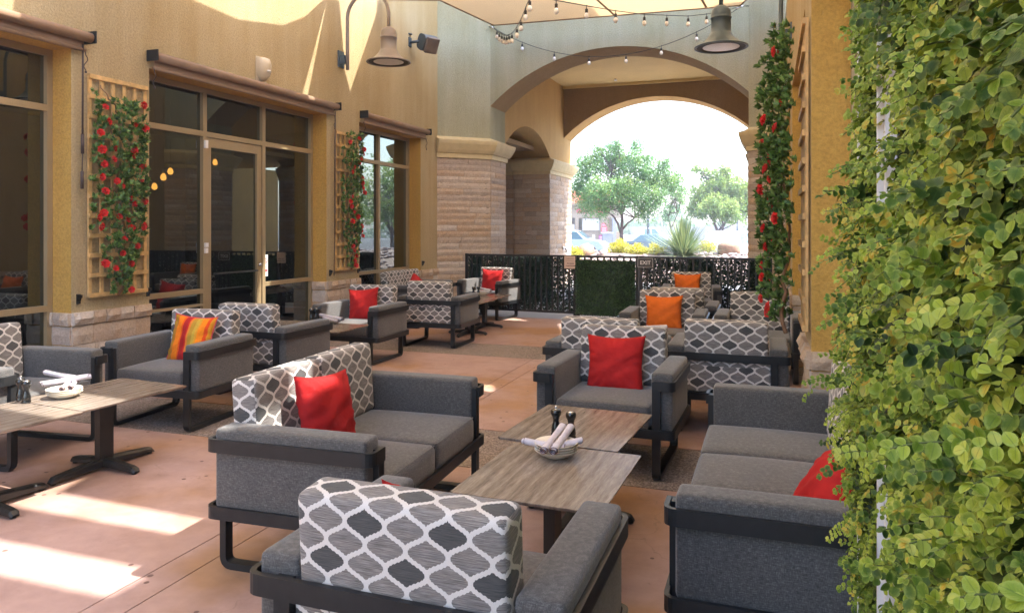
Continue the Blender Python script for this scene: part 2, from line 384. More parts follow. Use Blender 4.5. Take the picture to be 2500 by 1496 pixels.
# ------------------------------------------------------------------ object helpers
def link(o, parent=None):
    C.objects.link(o)
    if parent is not None: o.parent = parent
    return o
def tag(o, label=None, cat=None, group=None, kind=None):
    if label: o['label'] = label
    if cat: o['category'] = cat
    if group: o['group'] = group
    if kind: o['kind'] = kind
    return o
def empty(name, label, cat, loc=(0, 0, 0), rz=0.0, group=None):
    o = bpy.data.objects.new(name, None); C.objects.link(o); o.location = loc; o.rotation_euler = (0, 0, rz)
    o.empty_display_size = .2
    return tag(o, label, cat, group)
class MB:
    def __init__(self): self.v = []; self.f = []; self.uv = []; self.sm = []; self.has_uv = False; self.rnd = []
    def add(self, vs, fs, uvs=None, smooth=False, rnd=0.5):
        o = len(self.v); self.v += [tuple(p) for p in vs]; self.rnd += [rnd] * len(vs)
        for i, f in enumerate(fs):
            self.f.append([o + j for j in f]); self.sm.append(smooth)
            if uvs: self.uv.append(uvs[i]); self.has_uv = True
            else: self.uv.append([(0, 0)] * len(f))
    def box(self, x0, x1, y0, y1, z0, z1, R=None, rnd=.5):
        vs = [(x0, y0, z0), (x1, y0, z0), (x1, y1, z0), (x0, y1, z0), (x0, y0, z1), (x1, y0, z1), (x1, y1, z1), (x0, y1, z1)]
        if R is not None: vs = [R @ Vector(p) for p in vs]
        self.add(vs, [(0, 3, 2, 1), (4, 5, 6, 7), (0, 1, 5, 4), (1, 2, 6, 5), (2, 3, 7, 6), (3, 0, 4, 7)], rnd=rnd)
    def sweep(self, path, hw, hh, up, closed=False, smooth=False):
        # rectangular bar: half width hh along 'up' (path-plane normal), hw in plane
        up = Vector(up); pts = [Vector(p) for p in path]; n = len(pts); rings = []
        for i in range(n):
            a = pts[i - 1] if (i > 0 or closed) else pts[i]; b = pts[(i + 1) % n] if (i < n - 1 or closed) else pts[i]
            d1 = (pts[i] - a).normalized() if (pts[i] - a).length > 1e-9 else None
            d2 = (b - pts[i]).normalized() if (b - pts[i]).length > 1e-9 else None
            if d1 is None: t = d2
            elif d2 is None: t = d1
            else: t = (d1 + d2).normalized()
            s = t.cross(up).normalized(); k = 1.0
            if d1 is not None and d2 is not None: k = 1 / max(.5, sqrt((1 + d1.dot(d2)) / 2))
            rings.append([pts[i] + s * hw * k + up * hh, pts[i] - s * hw * k + up * hh, pts[i] - s * hw * k - up * hh, pts[i] + s * hw * k - up * hh])
        vs = [p for r in rings for p in r]; fs = []
        for i in range(n if closed else n - 1):
            j = (i + 1) % n
            for q in range(4): fs.append((i * 4 + q, i * 4 + (q + 1) % 4, j * 4 + (q + 1) % 4, j * 4 + q))
        if not closed: fs += [(3, 2, 1, 0), tuple((n - 1) * 4 + q for q in range(4))]
        self.add(vs, fs, smooth=smooth)
    def tube(self, path, rads, seg=8, smooth=True, caps=True):
        pts = [Vector(p) for p in path]; n = len(pts)
        if isinstance(rads, (int, float)): rads = [rads] * n
        vs = []; ref = None
        for i in range(n):
            t = (pts[min(i + 1, n - 1)] - pts[max(i - 1, 0)]).normalized()
            if ref is None: ref = Vector((0, 0, 1)) if abs(t.z) < .9 else Vector((1, 0, 0))
            s = t.cross(ref).normalized(); u = s.cross(t); ref = u
            for q in range(seg):
                a = 2 * pi * q / seg; vs.append(pts[i] + (s * cos(a) + u * sin(a)) * rads[i])
        fs = [(i * seg + q, i * seg + (q + 1) % seg, (i + 1) * seg + (q + 1) % seg, (i + 1) * seg + q) for i in range(n - 1) for q in range(seg)]
        if caps: fs += [tuple(range(seg))[::-1], tuple((n - 1) * seg + q for q in range(seg))]
        self.add(vs, fs, smooth=smooth)
    def lathe(self, prof, seg=24, o=(0, 0, 0), smooth=True):
        vs = [(o[0] + r * cos(2 * pi * q / seg), o[1] + r * sin(2 * pi * q / seg), o[2] + z) for r, z in prof for q in range(seg)]
        fs = [(i * seg + q, i * seg + (q + 1) % seg, (i + 1) * seg + (q + 1) % seg, (i + 1) * seg + q) for i in range(len(prof) - 1) for q in range(seg)]
        self.add(vs, fs, smooth=smooth)
    def rbox(self, cx, cy, cz, hx, hy, hz, r, bulge=(0, 0, 0), uvmode=False, R=None, nmid=5, topuv=None):
        # soft rounded box with bulging faces; h* are half sizes
        def par(h):
            a = [-h + r * (1 - cos(t * pi / 2 / 3)) for t in range(3)]
            m = [(-h + r) + (2 * (h - r)) * i / (nmid + 1) for i in range(0, nmid + 2)]
            return a + m + [-q for q in a[::-1]]
        P = [par(hx), par(hy), par(hz)]; H = (hx, hy, hz)
        def place(q):
            c = [max(-(H[i] - r), min(H[i] - r, q[i])) for i in range(3)]
            d = Vector([q[i] - c[i] for i in range(3)])
            p = Vector(c) + (d.normalized() * r if d.length > 1e-9 else d)
            for i in range(3):
                if bulge[i]:
                    j, k = (i + 1) % 3, (i + 2) % 3
                    w = max(0, cos(p[j] / H[j] * pi / 2)) ** .6 * max(0, cos(p[k] / H[k] * pi / 2)) ** .6
                    p[i] += bulge[i] * w * (p[i] / H[i])
            return p
        for ax in range(3):
            j, k = (ax + 1) % 3, (ax + 2) % 3
            for sg in (-1, 1):
                U, V = P[j], P[k]; vs = []; q3 = []
                for a in U:
                    for b in V:
                        q = [0, 0, 0]; q[ax] = sg * H[ax]; q[j] = a; q[k] = b
                        p = place(q); q3.append(p.copy()); p = p + Vector((cx, cy, cz))
                        if R is not None: p = R @ p
                        vs.append(p)
                nV = len(V); fs = []; uvs = []
                for a in range(len(U) - 1):
                    for b in range(nV - 1):
                        f = (a * nV + b, (a + 1) * nV + b, (a + 1) * nV + b + 1, a * nV + b + 1)
                        if sg < 0: f = f[::-1]
                        fs.append(f)
                        if uvmode:
                            L = []
                            for i in f:
                                p = q3[i]
                                if ax == 1: L.append((p.x, p.z - hz))
                                elif ax == 0: L.append((sg * hx + (p.y * sg), p.z - hz))
                                else: L.append((p.x, (p.y + hy) * .9 if sg > 0 else p.y))
                            uvs.append(L)
                self.add(vs, fs, uvs if uvmode else None, smooth=True)
    def build(self, name, mat, parent=None, weld=False, rnd=False):
        me = bpy.data.meshes.new(name); me.from_pydata(self.v, [], self.f); me.materials.append(mat)
        me.polygons.foreach_set('use_smooth', self.sm)
        if self.has_uv:
            l = me.uv_layers.new(name='UVMap'); flat = [c for f in self.uv for p in f for c in p]; l.data.foreach_set('uv', flat)
        if rnd:
            a = me.attributes.new('rnd', 'FLOAT', 'POINT'); a.data.foreach_set('value', self.rnd)
        if weld:
            bm = bmesh.new(); bm.from_mesh(me); bmesh.ops.remove_doubles(bm, verts=bm.verts, dist=1e-5); bm.to_mesh(me); bm.free()
        me.update()
        return link(bpy.data.objects.new(name, me), parent)
def copy_tree(o, parent=None):
    c = o.copy(); C.objects.link(c)
    if parent is not None: c.parent = parent
    for ch in list(o.children): copy_tree(ch, c)
    return c
def rounded(path, rad, n=4, closed=False):
    out = []; N = len(path)
    for i, p in enumerate(path):
        p = Vector(p)
        if not closed and i in (0, N - 1): out.append(p); continue
        a = Vector(path[i - 1]); b = Vector(path[(i + 1) % N])
        d1 = (a - p).normalized(); d2 = (b - p).normalized()
        s = p + d1 * rad; e = p + d2 * rad
        for k in range(n + 1):
            t = k / n; out.append((1 - t) ** 2 * s + 2 * t * (1 - t) * p + t * t * e)
    return out
def poly_prism(mb, poly, y0, y1, holes=(), axis='y'):
    """extrude a 2D polygon (a,b) along an axis; a,b -> (x,z) for axis y, (y,z) for axis x, (x,y) for axis z"""
    def mk(a, b, t):
        return (a, t, b) if axis == 'y' else ((t, a, b) if axis == 'x' else (a, b, t))
    loops = [list(poly)] + [list(h) for h in holes]
    tri = tessellate_polygon([[Vector((p[0], p[1], 0)) for p in l] for l in loops])
    flat = [p for l in loops for p in l]
    mb.add([mk(a, b, y0) for a, b in flat], [tuple(t) for t in tri])
    mb.add([mk(a, b, y1) for a, b in flat], [tuple(t)[::-1] for t in tri])
    for l in loops:
        n = len(l)
        for i in range(n):
            a, b = l[i], l[(i + 1) % n]
            mb.add([mk(*a, y0), mk(*b, y0), mk(*b, y1), mk(*a, y1)], [(0, 1, 2, 3)])
def fix_normals(o):
    bm = bmesh.new(); bm.from_mesh(o.data); bmesh.ops.remove_doubles(bm, verts=bm.verts, dist=1e-5)
    bmesh.ops.recalc_face_normals(bm, faces=bm.faces); bm.to_mesh(o.data); bm.free(); return o

# numpy leaf scatter: template verts (k,3), faces, uv per vert; positions, frames
LEAF = {}
def leaf_template(nx, ny, w, fold, curl, shape):
    vs = []; uv = []
    for j in range(ny + 1):
        t = j / ny
        for i in range(nx + 1):
            s = i / nx * 2 - 1
            hw = shape(t) * w
            vs.append((s * hw, t, -curl * t * t + fold * abs(s) * hw)); uv.append((i / nx, t))
    fs = [(j * (nx + 1) + i, j * (nx + 1) + i + 1, (j + 1) * (nx + 1) + i + 1, (j + 1) * (nx + 1) + i) for j in range(ny) for i in range(nx)]
    return np.array(vs), fs, uv
oval = lambda t: (sin(pi * min(1, t * .97 + .02)) ** .62) * (1 - .18 * t)
lance = lambda t: max(.02, sin(pi * t ** .8)) ** .9
LEAF['ivy'] = leaf_template(2, 5, .43, .28, .18, lambda t: (sin(pi * min(1, t * .96 + .03)) ** .55) * (1.04 - .16 * t))
LEAF['lance'] = leaf_template(2, 4, .22, .35, .12, lambda t: max(.02, sin(pi * t ** .75)) ** .75)
LEAF['quad'] = leaf_template(1, 1, .5, 0, 0, lambda t: 1)
LEAF['dia'] = (np.array([(0, 0, 0), (.32, .45, .05), (0, 1, 0), (-.32, .45, .05)]), [(0, 1, 2, 3)], [(.5, 0), (1, .5), (.5, 1), (0, .5)])
def scatter(name, tmpl, pos, dirs, ups, size, rnd, mat, parent=None, smooth=True):
    tv, tf, tuv = LEAF[tmpl]; pos = np.asarray(pos, float); n = len(pos)
    d = np.asarray(dirs, float); d /= np.linalg.norm(d, axis=1)[:, None] + 1e-9
    u = np.asarray(ups, float); x = np.cross(d, u); x /= np.linalg.norm(x, axis=1)[:, None] + 1e-9; z = np.cross(x, d)
    size = np.asarray(size, float)
    V = pos[:, None, :] + size[:, None, None] * (tv[None, :, 0:1] * x[:, None, :] + tv[None, :, 1:2] * d[:, None, :] + tv[None, :, 2:3] * z[:, None, :])
    k = len(tv); V = V.reshape(-1, 3); nf = len(tf); fl = len(tf[0])
    F = (np.array(tf)[None] + (np.arange(n) * k)[:, None, None]).reshape(-1)
    me = bpy.data.meshes.new(name); me.vertices.add(n * k); me.vertices.foreach_set('co', V.ravel())
    me.loops.add(n * nf * fl); me.loops.foreach_set('vertex_index', F)
    me.polygons.add(n * nf); me.polygons.foreach_set('loop_start', np.arange(n * nf) * fl)
    me.polygons.foreach_set('loop_total', np.full(n * nf, fl))
    me.polygons.foreach_set('use_smooth', np.full(n * nf, smooth))
    uvl = me.uv_layers.new(name='UVMap'); tuv = np.array(tuv)
    one = tuv[np.array(tf).ravel()]; uvl.data.foreach_set('uv', np.tile(one, (n, 1)).ravel())
    a = me.attributes.new('rnd', 'FLOAT', 'POINT'); a.data.foreach_set('value', np.repeat(np.asarray(rnd, float), k))
    me.materials.append(mat); me.update(); me.validate()
    return link(bpy.data.objects.new(name, me), parent)
def rnd_dirs(n, bias=(0, 0, 0)):
    d = RNG.normal(size=(n, 3)); d /= np.linalg.norm(d, axis=1)[:, None]; return d + np.array(bias)

def text_mesh(name, s, size, mat, parent, loc, rot, extrude=.0015, align='CENTER', bold=0.0, sx=1.0):
    cu = bpy.data.curves.new('tmp', 'FONT'); cu.body = s; cu.size = size; cu.extrude = extrude; cu.align_x = align; cu.align_y = 'CENTER'; cu.offset = bold
    to = bpy.data.objects.new('tmp', cu); C.objects.link(to)
    bpy.context.view_layer.update()
    me = bpy.data.meshes.new_from_object(to.evaluated_get(bpy.context.evaluated_depsgraph_get())); bpy.data.objects.remove(to)
    me.materials.clear(); me.materials.append(mat); me.name = name
    o = bpy.data.objects.new(name, me); C.objects.link(o)
    if parent is not None: o.parent = parent
    o.location = loc; o.rotation_euler = rot; o.scale = (sx, 1, 1)
    return o

# =================================================================== SETTING
WX = -5.97; GX = -6.24; RX = .25; RGX = .52
# --- ground sheets
mb = MB(); mb.add([(-300, -60, -.32), (300, -60, -.32), (300, 500, -.32), (-300, 500, -.32)], [(0, 1, 2, 3)])
tag(mb.build('ground', M['asphalt']), kind='structure')
def slab(mb, x0, x1, y0, y1, z=0.0, th=.1):
    mb.box(x0, x1, y0, y1, z - th, z)
# patio slabs with saw-cut joints (gaps), aggregate bands between
JX = -2.55; g = .006
bands = [(.55, 1.45), (4.55, 5.45), (8.55, 9.47), (12.55, 12.75)]
pat = MB(); agg = MB(); 
cuts = {0: [-2.6], 1: [], 2: [], 3: [11.0]}
spans = [(-7, .55), (1.45, 4.55), (5.45, 8.55), (9.47, 12.45)]
for i, (a, b) in enumerate(spans):
    yy = [a] + cuts[i] + [b]
    for xa, xb in ((-7, JX - .16), (JX - .16, JX + .02), (JX + .02, 1.2)):
        for y0, y1 in zip(yy[:-1], yy[1:]): slab(pat, xa + g / 2, xb - g / 2, y0 + g / 2, y1 - g / 2)
for a, b in bands[:3]:
    slab(agg, -7, 1.2, a + .012, b - .012, -.002)
tag(pat.build('patio_paving', M['patio']), kind='structure')
tag(agg.build('aggregate_paving_band', M['aggregate']), kind='structure')
mb = MB(); mb.box(-7, 1.2, -7, 12.45, -.3, -.02); tag(mb.build('patio_joint_bed', M['mortar']), kind='structure')
mb = MB()
for x0, x1 in ((-9, -3.2), (-3.19, -1.0), (-.99, 4)):
    mb.box(x0, x1, 12.46, 15.2, -.3, -.004); mb.box(x0, x1, 15.21, 21.5, -.3, -.004)
mb.box(-60, -9.01, 12.46, 21.5, -.3, -.005); mb.box(4.01, 60, 12.46, 21.5, -.3, -.005)
tag(mb.build('pale_concrete_path', M['conc']), kind='structure')

# --- stone veneer face of many rough blocks
def stone_face(mb, p0, p1, z0, z1, rh, bl, depth=.03, seed=1, gap=.006, res=.05, rough=.004, n=None):
    """blocks along the 2D segment p0->p1; outward normal = right of the direction"""
    r = random.Random(seed); p0 = Vector(p0); p1 = Vector(p1); L = (p1 - p0).length; t = (p1 - p0) / L; nn = Vector((t.y, -t.x))
    rows = max(1, round((z1 - z0) / rh)); h = (z1 - z0) / rows
    for k in range(rows):
        s = 0; za = z0 + k * h + gap / 2; zb = z0 + (k + 1) * h - gap / 2
        first = True
        while s < L - 1e-4:
            l = bl * r.uniform(.55, 1.5)
            if first: l *= r.uniform(.4, 1); first = False
            if L - s - l < bl * .35: l = L - s
            a = s + (gap / 2 if s > 0 else 0); b = s + l - (gap / 2 if s + l < L - 1e-4 else 0)
            d = depth * r.uniform(.55, 1.0); rn = r.random()
            nx = max(1, int((b - a) / res)); nz = 2
            vs = []
            for i in range(nx + 1):
                for j in range(nz + 1):
                    e = 0 if (j in (0, nz)) else 1
                    e2 = .35 if i in (0, nx) else 1
                    dd = d * (.55 + .45 * e * e2) + r.uniform(-rough, rough)
                    q = p0 + t * (a + (b - a) * i / nx) + nn * dd
                    vs.append((q.x, q.y, za + (zb - za) * j / nz + (r.uniform(-.003, .003) if 0 < i < nx else 0)))
            fs = [(i * 3 + j, (i + 1) * 3 + j, (i + 1) * 3 + j + 1, i * 3 + j + 1) for i in range(nx) for j in range(nz)]
            base = len(vs)
            def back(i): 
                q = p0 + t * (a + (b - a) * i / nx) - nn * .004; return q
            for i in (0, nx):
                for j in range(3):
                    q = back(i); vs.append((q.x, q.y, za + (zb - za) * j / nz))
            for i in range(nx + 1):
                for j in (0, 2):
                    q = back(i); vs.append((q.x, q.y, za + (zb - za) * j / nz))
            fs += [(0, 1, base + 1, base), (1, 2, base + 2, base + 1), (nx * 3, base + 3, base + 4, nx * 3 + 1), (nx * 3 + 1, base + 4, base + 5, nx * 3 + 2)]
            b2 = base + 6
            for i in range(nx):
                fs += [(i * 3, b2 + i * 2, b2 + (i + 1) * 2, (i + 1) * 3), (i * 3 + 2, (i + 1) * 3 + 2, b2 + (i + 1) * 2 + 1, b2 + i * 2 + 1)]
            mb.add(vs, fs, rnd=rn, smooth=False)
            s += l
def stone_path(mb, pts, z0, z1, rh, bl, depth=.03, seed=1, **kw):
    for i in range(len(pts) - 1): stone_face(mb, pts[i], pts[i + 1], z0, z1, rh, bl, depth, seed * 17 + i, **kw)

# --- LEFT and RIGHT buildings
PL = [(-5.0, 1.6), (4.99, 5.88), (9.07, 9.96), (12.08, 12.8)]
OL = [(1.6, 4.99), (5.88, 9.07), (9.96, 12.08)]
LZ = 3.22
def building(side, label):
    PIERS, OPEN = (PL, OL) if side == 'L' else ([(-5.0, -2.4)] + PL[1:], [(-2.4, 4.99)] + OL[1:])
    sx = 1 if side == 'L' else -1
    wx = WX if side == 'L' else RX; gx = GX if side == 'L' else RGX
    top = 7.0 if side == 'L' else 5.05
    o = empty('restaurant_building', label, 'building', (wx, 0, 0))
    inv = Matrix.Translation((-wx, 0, 0))
    deep = wx - sx * 6.0
    mb = MB(); lo, hi = sorted((wx, wx - sx * .30))
    ye = 12.8 if side == 'L' else 12.99
    outer = [(-5, 0), (ye, 0), (ye, top), (-5, top)]
    holes = [[(a, -.0), (b, -.0), (b, LZ), (a, LZ)] for a, b in OPEN]
    # outline with openings cut from the floor up
    out = [(-5, 0)]
    for a, b in OPEN: out += [(a, 0), (a, LZ), (b, LZ), (b, 0)]
    out += [(ye, 0), (ye, top), (-5, top)]
    poly_prism(mb, out, lo - wx, hi - wx, axis='x')
    wl = fix_normals(mb.build('wall', M['tan'], o)); wl.data.materials.append(M['tan_bounce'])
    for p in wl.data.polygons:
        if abs(p.normal.y) > .9 or p.normal.z < -.9: p.material_index = 1  # reveals and undersides take the bounce-tinted colour
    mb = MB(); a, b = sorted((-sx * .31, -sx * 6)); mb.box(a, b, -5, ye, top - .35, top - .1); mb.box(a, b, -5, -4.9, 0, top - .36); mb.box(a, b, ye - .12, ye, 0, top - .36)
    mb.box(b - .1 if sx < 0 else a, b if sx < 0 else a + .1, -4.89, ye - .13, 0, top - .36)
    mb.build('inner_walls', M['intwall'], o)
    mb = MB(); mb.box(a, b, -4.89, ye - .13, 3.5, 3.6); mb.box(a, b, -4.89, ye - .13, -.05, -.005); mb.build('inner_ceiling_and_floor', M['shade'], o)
    # plinth stones
    for i, (a, b) in enumerate(PIERS):
        if i == 3 and side == 'R': b = 12.99
        mb = MB()
        s1 = (0, a) ; s2 = (0, b)
        segs = []
        if side == 'L': pts = [(-.24, a), (0, a), (0, b), (-.24, b)]
        else: pts = [(.24, b), (0, b), (0, a), (.24, a)]
        if i == 3: pts = pts[:3] if side == 'L' else pts[1:]
        if i == 0: pts = pts[1:] if side == 'L' else pts[:3]
        stone_path(mb, pts, 0, .70, .175, .42, .028, seed=i + (0 if side == 'L' else 9))
        stone_path(mb, pts, .705, .825, .12, .16, .062, seed=i + 40, rough=.003)
        mb.build('stone_plinth', M['stone'], o, rnd=True)
        # mortar sheet and top ledge behind the blocks
        mb = MB(); d = -sx * .0
        if side == 'L': mb.box(-.0005, .006, a + .02, b - .02, .0, .70)
        else: mb.box(-.006, .0005, a + .02, b - .02, .0, .70)
        mb.build('plinth_backing', M['mortar'], o)
    # storefront windows
    def bar(mb, y0, y1, z0, z1, x0=-.045, x1=.045):
        mb.box(gx - wx + x0, gx - wx + x1, y0, y1, z0, z1)
    for wi, (a, b) in enumerate(OPEN):
        fr = MB(); ft = .055
        if wi == 0: vs = [a + 1.05, a + 2.1]
        elif wi == 1: vs = [6.92, 7.98]
        else: vs = [10.98]
        bar(fr, a + .002, a + ft, 0, LZ - .002); bar(fr, b - ft, b - .002, 0, LZ - .002)
        for m in vs: bar(fr, m - .03, m + .03, 0, LZ - .06)
        xs = [a + ft] + [q for m in vs for q in (m - .03, m + .03)] + [b - ft]
        bays = [(xs[2 * i], xs[2 * i + 1]) for i in range(len(xs) // 2)]
        bar(fr, a + ft, b - ft, LZ - .06, LZ - .003)
        for i, (p, q) in enumerate(bays):
            door = wi == 1 and i == 1
            bar(fr, p, q, 2.655, 2.715)
            if not door:
                bar(fr, p, q, .835, .888); bar(fr, p, q, .02, .11)
                if wi == 1 and i == 0: bar(fr, p, q, .69, .715)
        wo = fr.build('window', M['frame'], o)
        for i, (p, q) in enumerate(bays):
            door = wi == 1 and i == 1
            zz = [(2.715, LZ - .06)] + ([] if door else [(.888, 2.655), (.11, .835)])
            for z0, z1 in zz:
                mb = MB(); X = gx - wx; mb.add([(X, p, z0), (X, q, z0), (X, q, z1), (X, p, z1)], [(0, 1, 2, 3)])
                mb.build('pane', M['glass'], wo)
        if wi == 1:
            p, q = bays[1]
            mb = MB(); bar(mb, p + .006, p + .085, .012, 2.65, -.03, .03); bar(mb, q - .085, q - .006, .012, 2.65, -.03, .03)
            bar(mb, p + .085, q - .085, 2.54, 2.65, -.03, .03); bar(mb, p + .085, q - .085, .012, .25, -.03, .03)
            do = mb.build('door', M['frame'], o)
            X = gx - wx
            mb = MB(); mb.add([(X, p + .085, .25), (X, q - .085, .25), (X, q - .085, 2.54), (X, p + .085, 2.54)], [(0, 1, 2, 3)]); mb.build('pane', M['glass'], do)
            mb = MB(); h = X + sx * .075
            mb.tube([(X + sx * .03, q - .13, 1.05), (h, q - .13, 1.05), (h, p + .13, 1.05), (X + sx * .03, p + .13, 1.05)], .011, 8); mb.build('handle', M['metal'], do)
            if side == 'L':
                mb = MB(); mb.box(X + .046, X + .07, p - .05, p - .005, 2.52, 2.61); mb.box(X + .046, X + .07, p - .045, p - .005, 1.30, 1.36); mb.box(X + .046, X + .075, p - .045, p - .005, 1.37, 1.42)
                mb.build('door_sensor', M['white'], wo)
                mb = MB(); mb.lathe([(0, 0), (.022, 0), (.022, .02), (.012, .03), (0, .03)], 12)
                k = mb.build('lock_cylinder', M['chrome'], do); k.rotation_euler = (0, pi / 2, 0); k.location = (X + .03, q - .045, 1.12)
    return o
lb = building('L', 'tan stucco building with dark storefront windows along the left of the patio')
rb = building('R', 'tan stucco building behind the ivy and roses on the right side')

# --- sticker with no smoking sign on the glass right of the door
Y, Z = on_x(645, 662, GX + .004)
st = empty('window_sticker', 'small white and red notice stuck on the glass beside the door', 'sticker', (GX + .006, 8.06, 1.02))
mb = MB(); mb.box(0, .002, -.045, .045, .06, .22); mb.build('notice', M['signwhite'], st)
mb = MB(); mb.box(0, .002, -.045, .045, -.06, .055); mb.build('lower_notice', M['signwhite'], st)
mb = MB()
ring = [(.0028, .03 * cos(a), .14 + .03 * sin(a)) for a in [2 * pi * i / 16 for i in range(17)]]
mb.tube(ring, .004, 6, caps=False); mb.tube([(.0028, -.02, .16), (.0028, .02, .12)], .004, 6)
mb.build('prohibition_ring', M['redsign'], st)
mb = MB(); mb.box(.0021, .0027, -.035, .035, .0, .03); mb.build('red_bar', M['redsign'], st)

# --- arch gate building
def arc_pts(x0, x1, zs, rise, n=36):
    h = (x1 - x0) / 2; R = (h * h + rise * rise) / (2 * rise); cx = (x0 + x1) / 2; cz = zs + rise - R
    a0 = math.asin(h / R)
    return [(cx + R * sin(-a0 + 2 * a0 * i / n), cz + R * cos(-a0 + 2 * a0 * i / n)) for i in range(n + 1)]
LJ, RJ = -5.19, -.34
Y1, Y1b, Y2, Y2b = 13.58, 14.44, 19.07, 19.84
arch = empty('arched_gateway', 'sage green stucco gateway with two big arches at the far end', 'gateway', ((LJ + RJ) / 2, Y1, 0))
ax, ay = (LJ + RJ) / 2, Y1
def arch_wall(y0, y1, name, mat, top, xl=LJ, xr=RJ, base=2.94):
    A = arc_pts(LJ, RJ, 3.98, .98)
    poly = [(xl, base)] + ([(LJ, base)] if xl < LJ else []) + A + ([(RJ, base)] if xr > RJ else []) + [(xr, base), (xr, top), (xl, top)]
    if xl == LJ: poly = A + [(xr, top), (xl, top)]
    mb = MB(); poly_prism(mb, [(a - ax, b) for a, b in poly], y0 - ay, y1 - ay); return fix_normals(mb.build(name, mat, arch))
def arch_soffit(y0, y1, name, mat):
    A = arc_pts(LJ + .003, RJ - .003, 3.98, .977); mb = MB(); 
    n = len(A); mb.add([(a - ax, y0 - ay, b) for a, b in A] + [(a - ax, y1 - ay, b) for a, b in A], [(i, i + 1, n + i + 1, n + i) for i in range(n - 1)], smooth=True)
    return mb.build(name, mat, arch)
arch_wall(Y1, Y1b, 'front_arch_wall', M['sage'], 7.2)
arch_soffit(Y1 + .002, Y1b, 'front_arch_soffit', M['soffit'])
arch_wall(Y2, Y2b, 'rear_arch_wall', M['brownst'], 6.6)
arch_soffit(Y2 + .002, Y2b - .002, 'rear_arch_soffit', M['vest'])
# diagonal wing walls above the capitals
for s in (0, 1):
    mb = MB()
    if s == 0: P = [(WX, 12.8), (LJ, Y1), (LJ, Y1b), (LJ - .9, Y1b), (WX - .6, 13.2), (WX - .6, 12.8)]
    else: P = [(RX, 12.99), (RJ, Y1), (RJ, Y1b), (RJ + .9, Y1b), (RX + .6, 13.4), (RX + .6, 12.99)]
    poly_prism(mb, [(a - ax, b - ay) for a, b in P], 2.94, 7.2, axis='z'); fix_normals(mb.build('wing_wall', M['sage'], arch))
# vestibule: ceiling, side walls with side arches
mb = MB(); mb.box(LJ - ax - .1, RJ - ax + .1, Y1b - ay, Y2 - ay - .12, 5.34, 5.45); mb.build('ceiling', M['ceil'], arch)
mb = MB(); mb.box(LJ - ax, RJ - ax, Y2 - ay - .12, Y2 - ay - .005, 5.28, 5.45); mb.build('ceiling_bead', M['ceil'], arch)
for s, X0, X1 in ((0, LJ - 1.05, LJ), (1, RJ, RJ + 1.05)):
    A = arc_pts(Y1b + .02, 17.78, 3.33, .56)
    poly = [(Y1b, 2.94), (Y1b + .02, 2.94), ] + A + [(17.78, 2.94), (Y2, 2.94), (Y2, 5.42), (Y1b, 5.42)]
    mb = MB(); poly_prism(mb, [(a - ay, b) for a, b in poly], X0 - ax, X1 - ax, axis='x'); fix_normals(mb.build('side_wall', M['vest'], arch))
    # upper jamb of rear wall
    mb = MB(); mb.box(X0 - ax + (0 if s == 0 else .0), X1 - ax, Y2b - .0 - ay - .77, Y2b - ay, 2.94, 3.98); mb.build('rear_jamb', M['vest'], arch)
# outer side passage walls (closing the view through the side arches)
mb = MB(); mb.box(-7.75 - ax, -7.6 - ax, 13.0 - ay, 26 - ay, 0, 3.6); mb.box(-9.0 - ax, LJ - .32 - ax, 13.4 - ay, 17.76 - ay + 2.0, 3.5, 3.6); mb.build('side_passage', M['brownst'], arch)
mb = MB(); mb.box(4.0 - ax, 4.2 - ax, 13.0 - ay, 22 - ay, 0, 3.6); mb.box(RJ + .32 - ax, 4.0 - ax, 13.4 - ay, 19.7 - ay, 3.5, 3.6); mb.build('side_passage', M['vest'], arch)
# vestibule roof blocks light
mb = MB(); mb.box(-9.2 - ax, 4.2 - ax, Y1b - ay, Y2b - ay, 6.7, 6.9); mb.build('roof_slab', M['tan'], arch)
mb = MB(); mb.lathe([(0, 0), (.02, 0), (.02, -.03), (.05, -.04), (.05, -.045), (0, -.05)], 12, (-.9, 18.4 - ay, 5.34)); mb.build('sprinkler_head', M['chrome'], arch)

# pillars (things) with stone shafts and moulded capitals
def prism_loop(mb, pts, prof, open_ends=True):
    """moulding: profile of (offset, z) swept round the 2D path pts (outward = right of direction)"""
    n = len(pts); P = [Vector(p) for p in pts]; rings = []
    for off, z in prof:
        ring = []
        for i in range(n):
            d1 = (P[i] - P[i - 1]).normalized() if i > 0 else None; d2 = (P[i + 1] - P[i]).normalized() if i < n - 1 else None
            n1 = Vector((d1.y, -d1.x)) if d1 else None; n2 = Vector((d2.y, -d2.x)) if d2 else None
            if n1 is None: q = P[i] + n2 * off
            elif n2 is None: q = P[i] + n1 * off
            else:
                m = (n1 + n2).normalized(); q = P[i] + m * (off / max(.3, m.dot(n1)))
            ring.append((q.x, q.y, z))
        rings.append(ring)
    vs = [p for r in rings for p in r]; k = len(prof)
    mb.add(vs, [(i * n + j, i * n + j + 1, ((i + 1) % k) * n + j + 1, ((i + 1) % k) * n + j) for i in range(k) for j in range(n - 1)])
    mb.add([r[0] for r in rings], [tuple(range(k))]); mb.add([r[-1] for r in rings], [tuple(range(k))[::-1]])
CAPP = [(0, 2.93), (.045, 2.935), (.045, 3.02), (.075, 3.03), (.115, 3.09), (.165, 3.20), (.175, 3.245), (.175, 3.27), (.15, 3.275), (.07, 3.30), (.0, 3.345)]
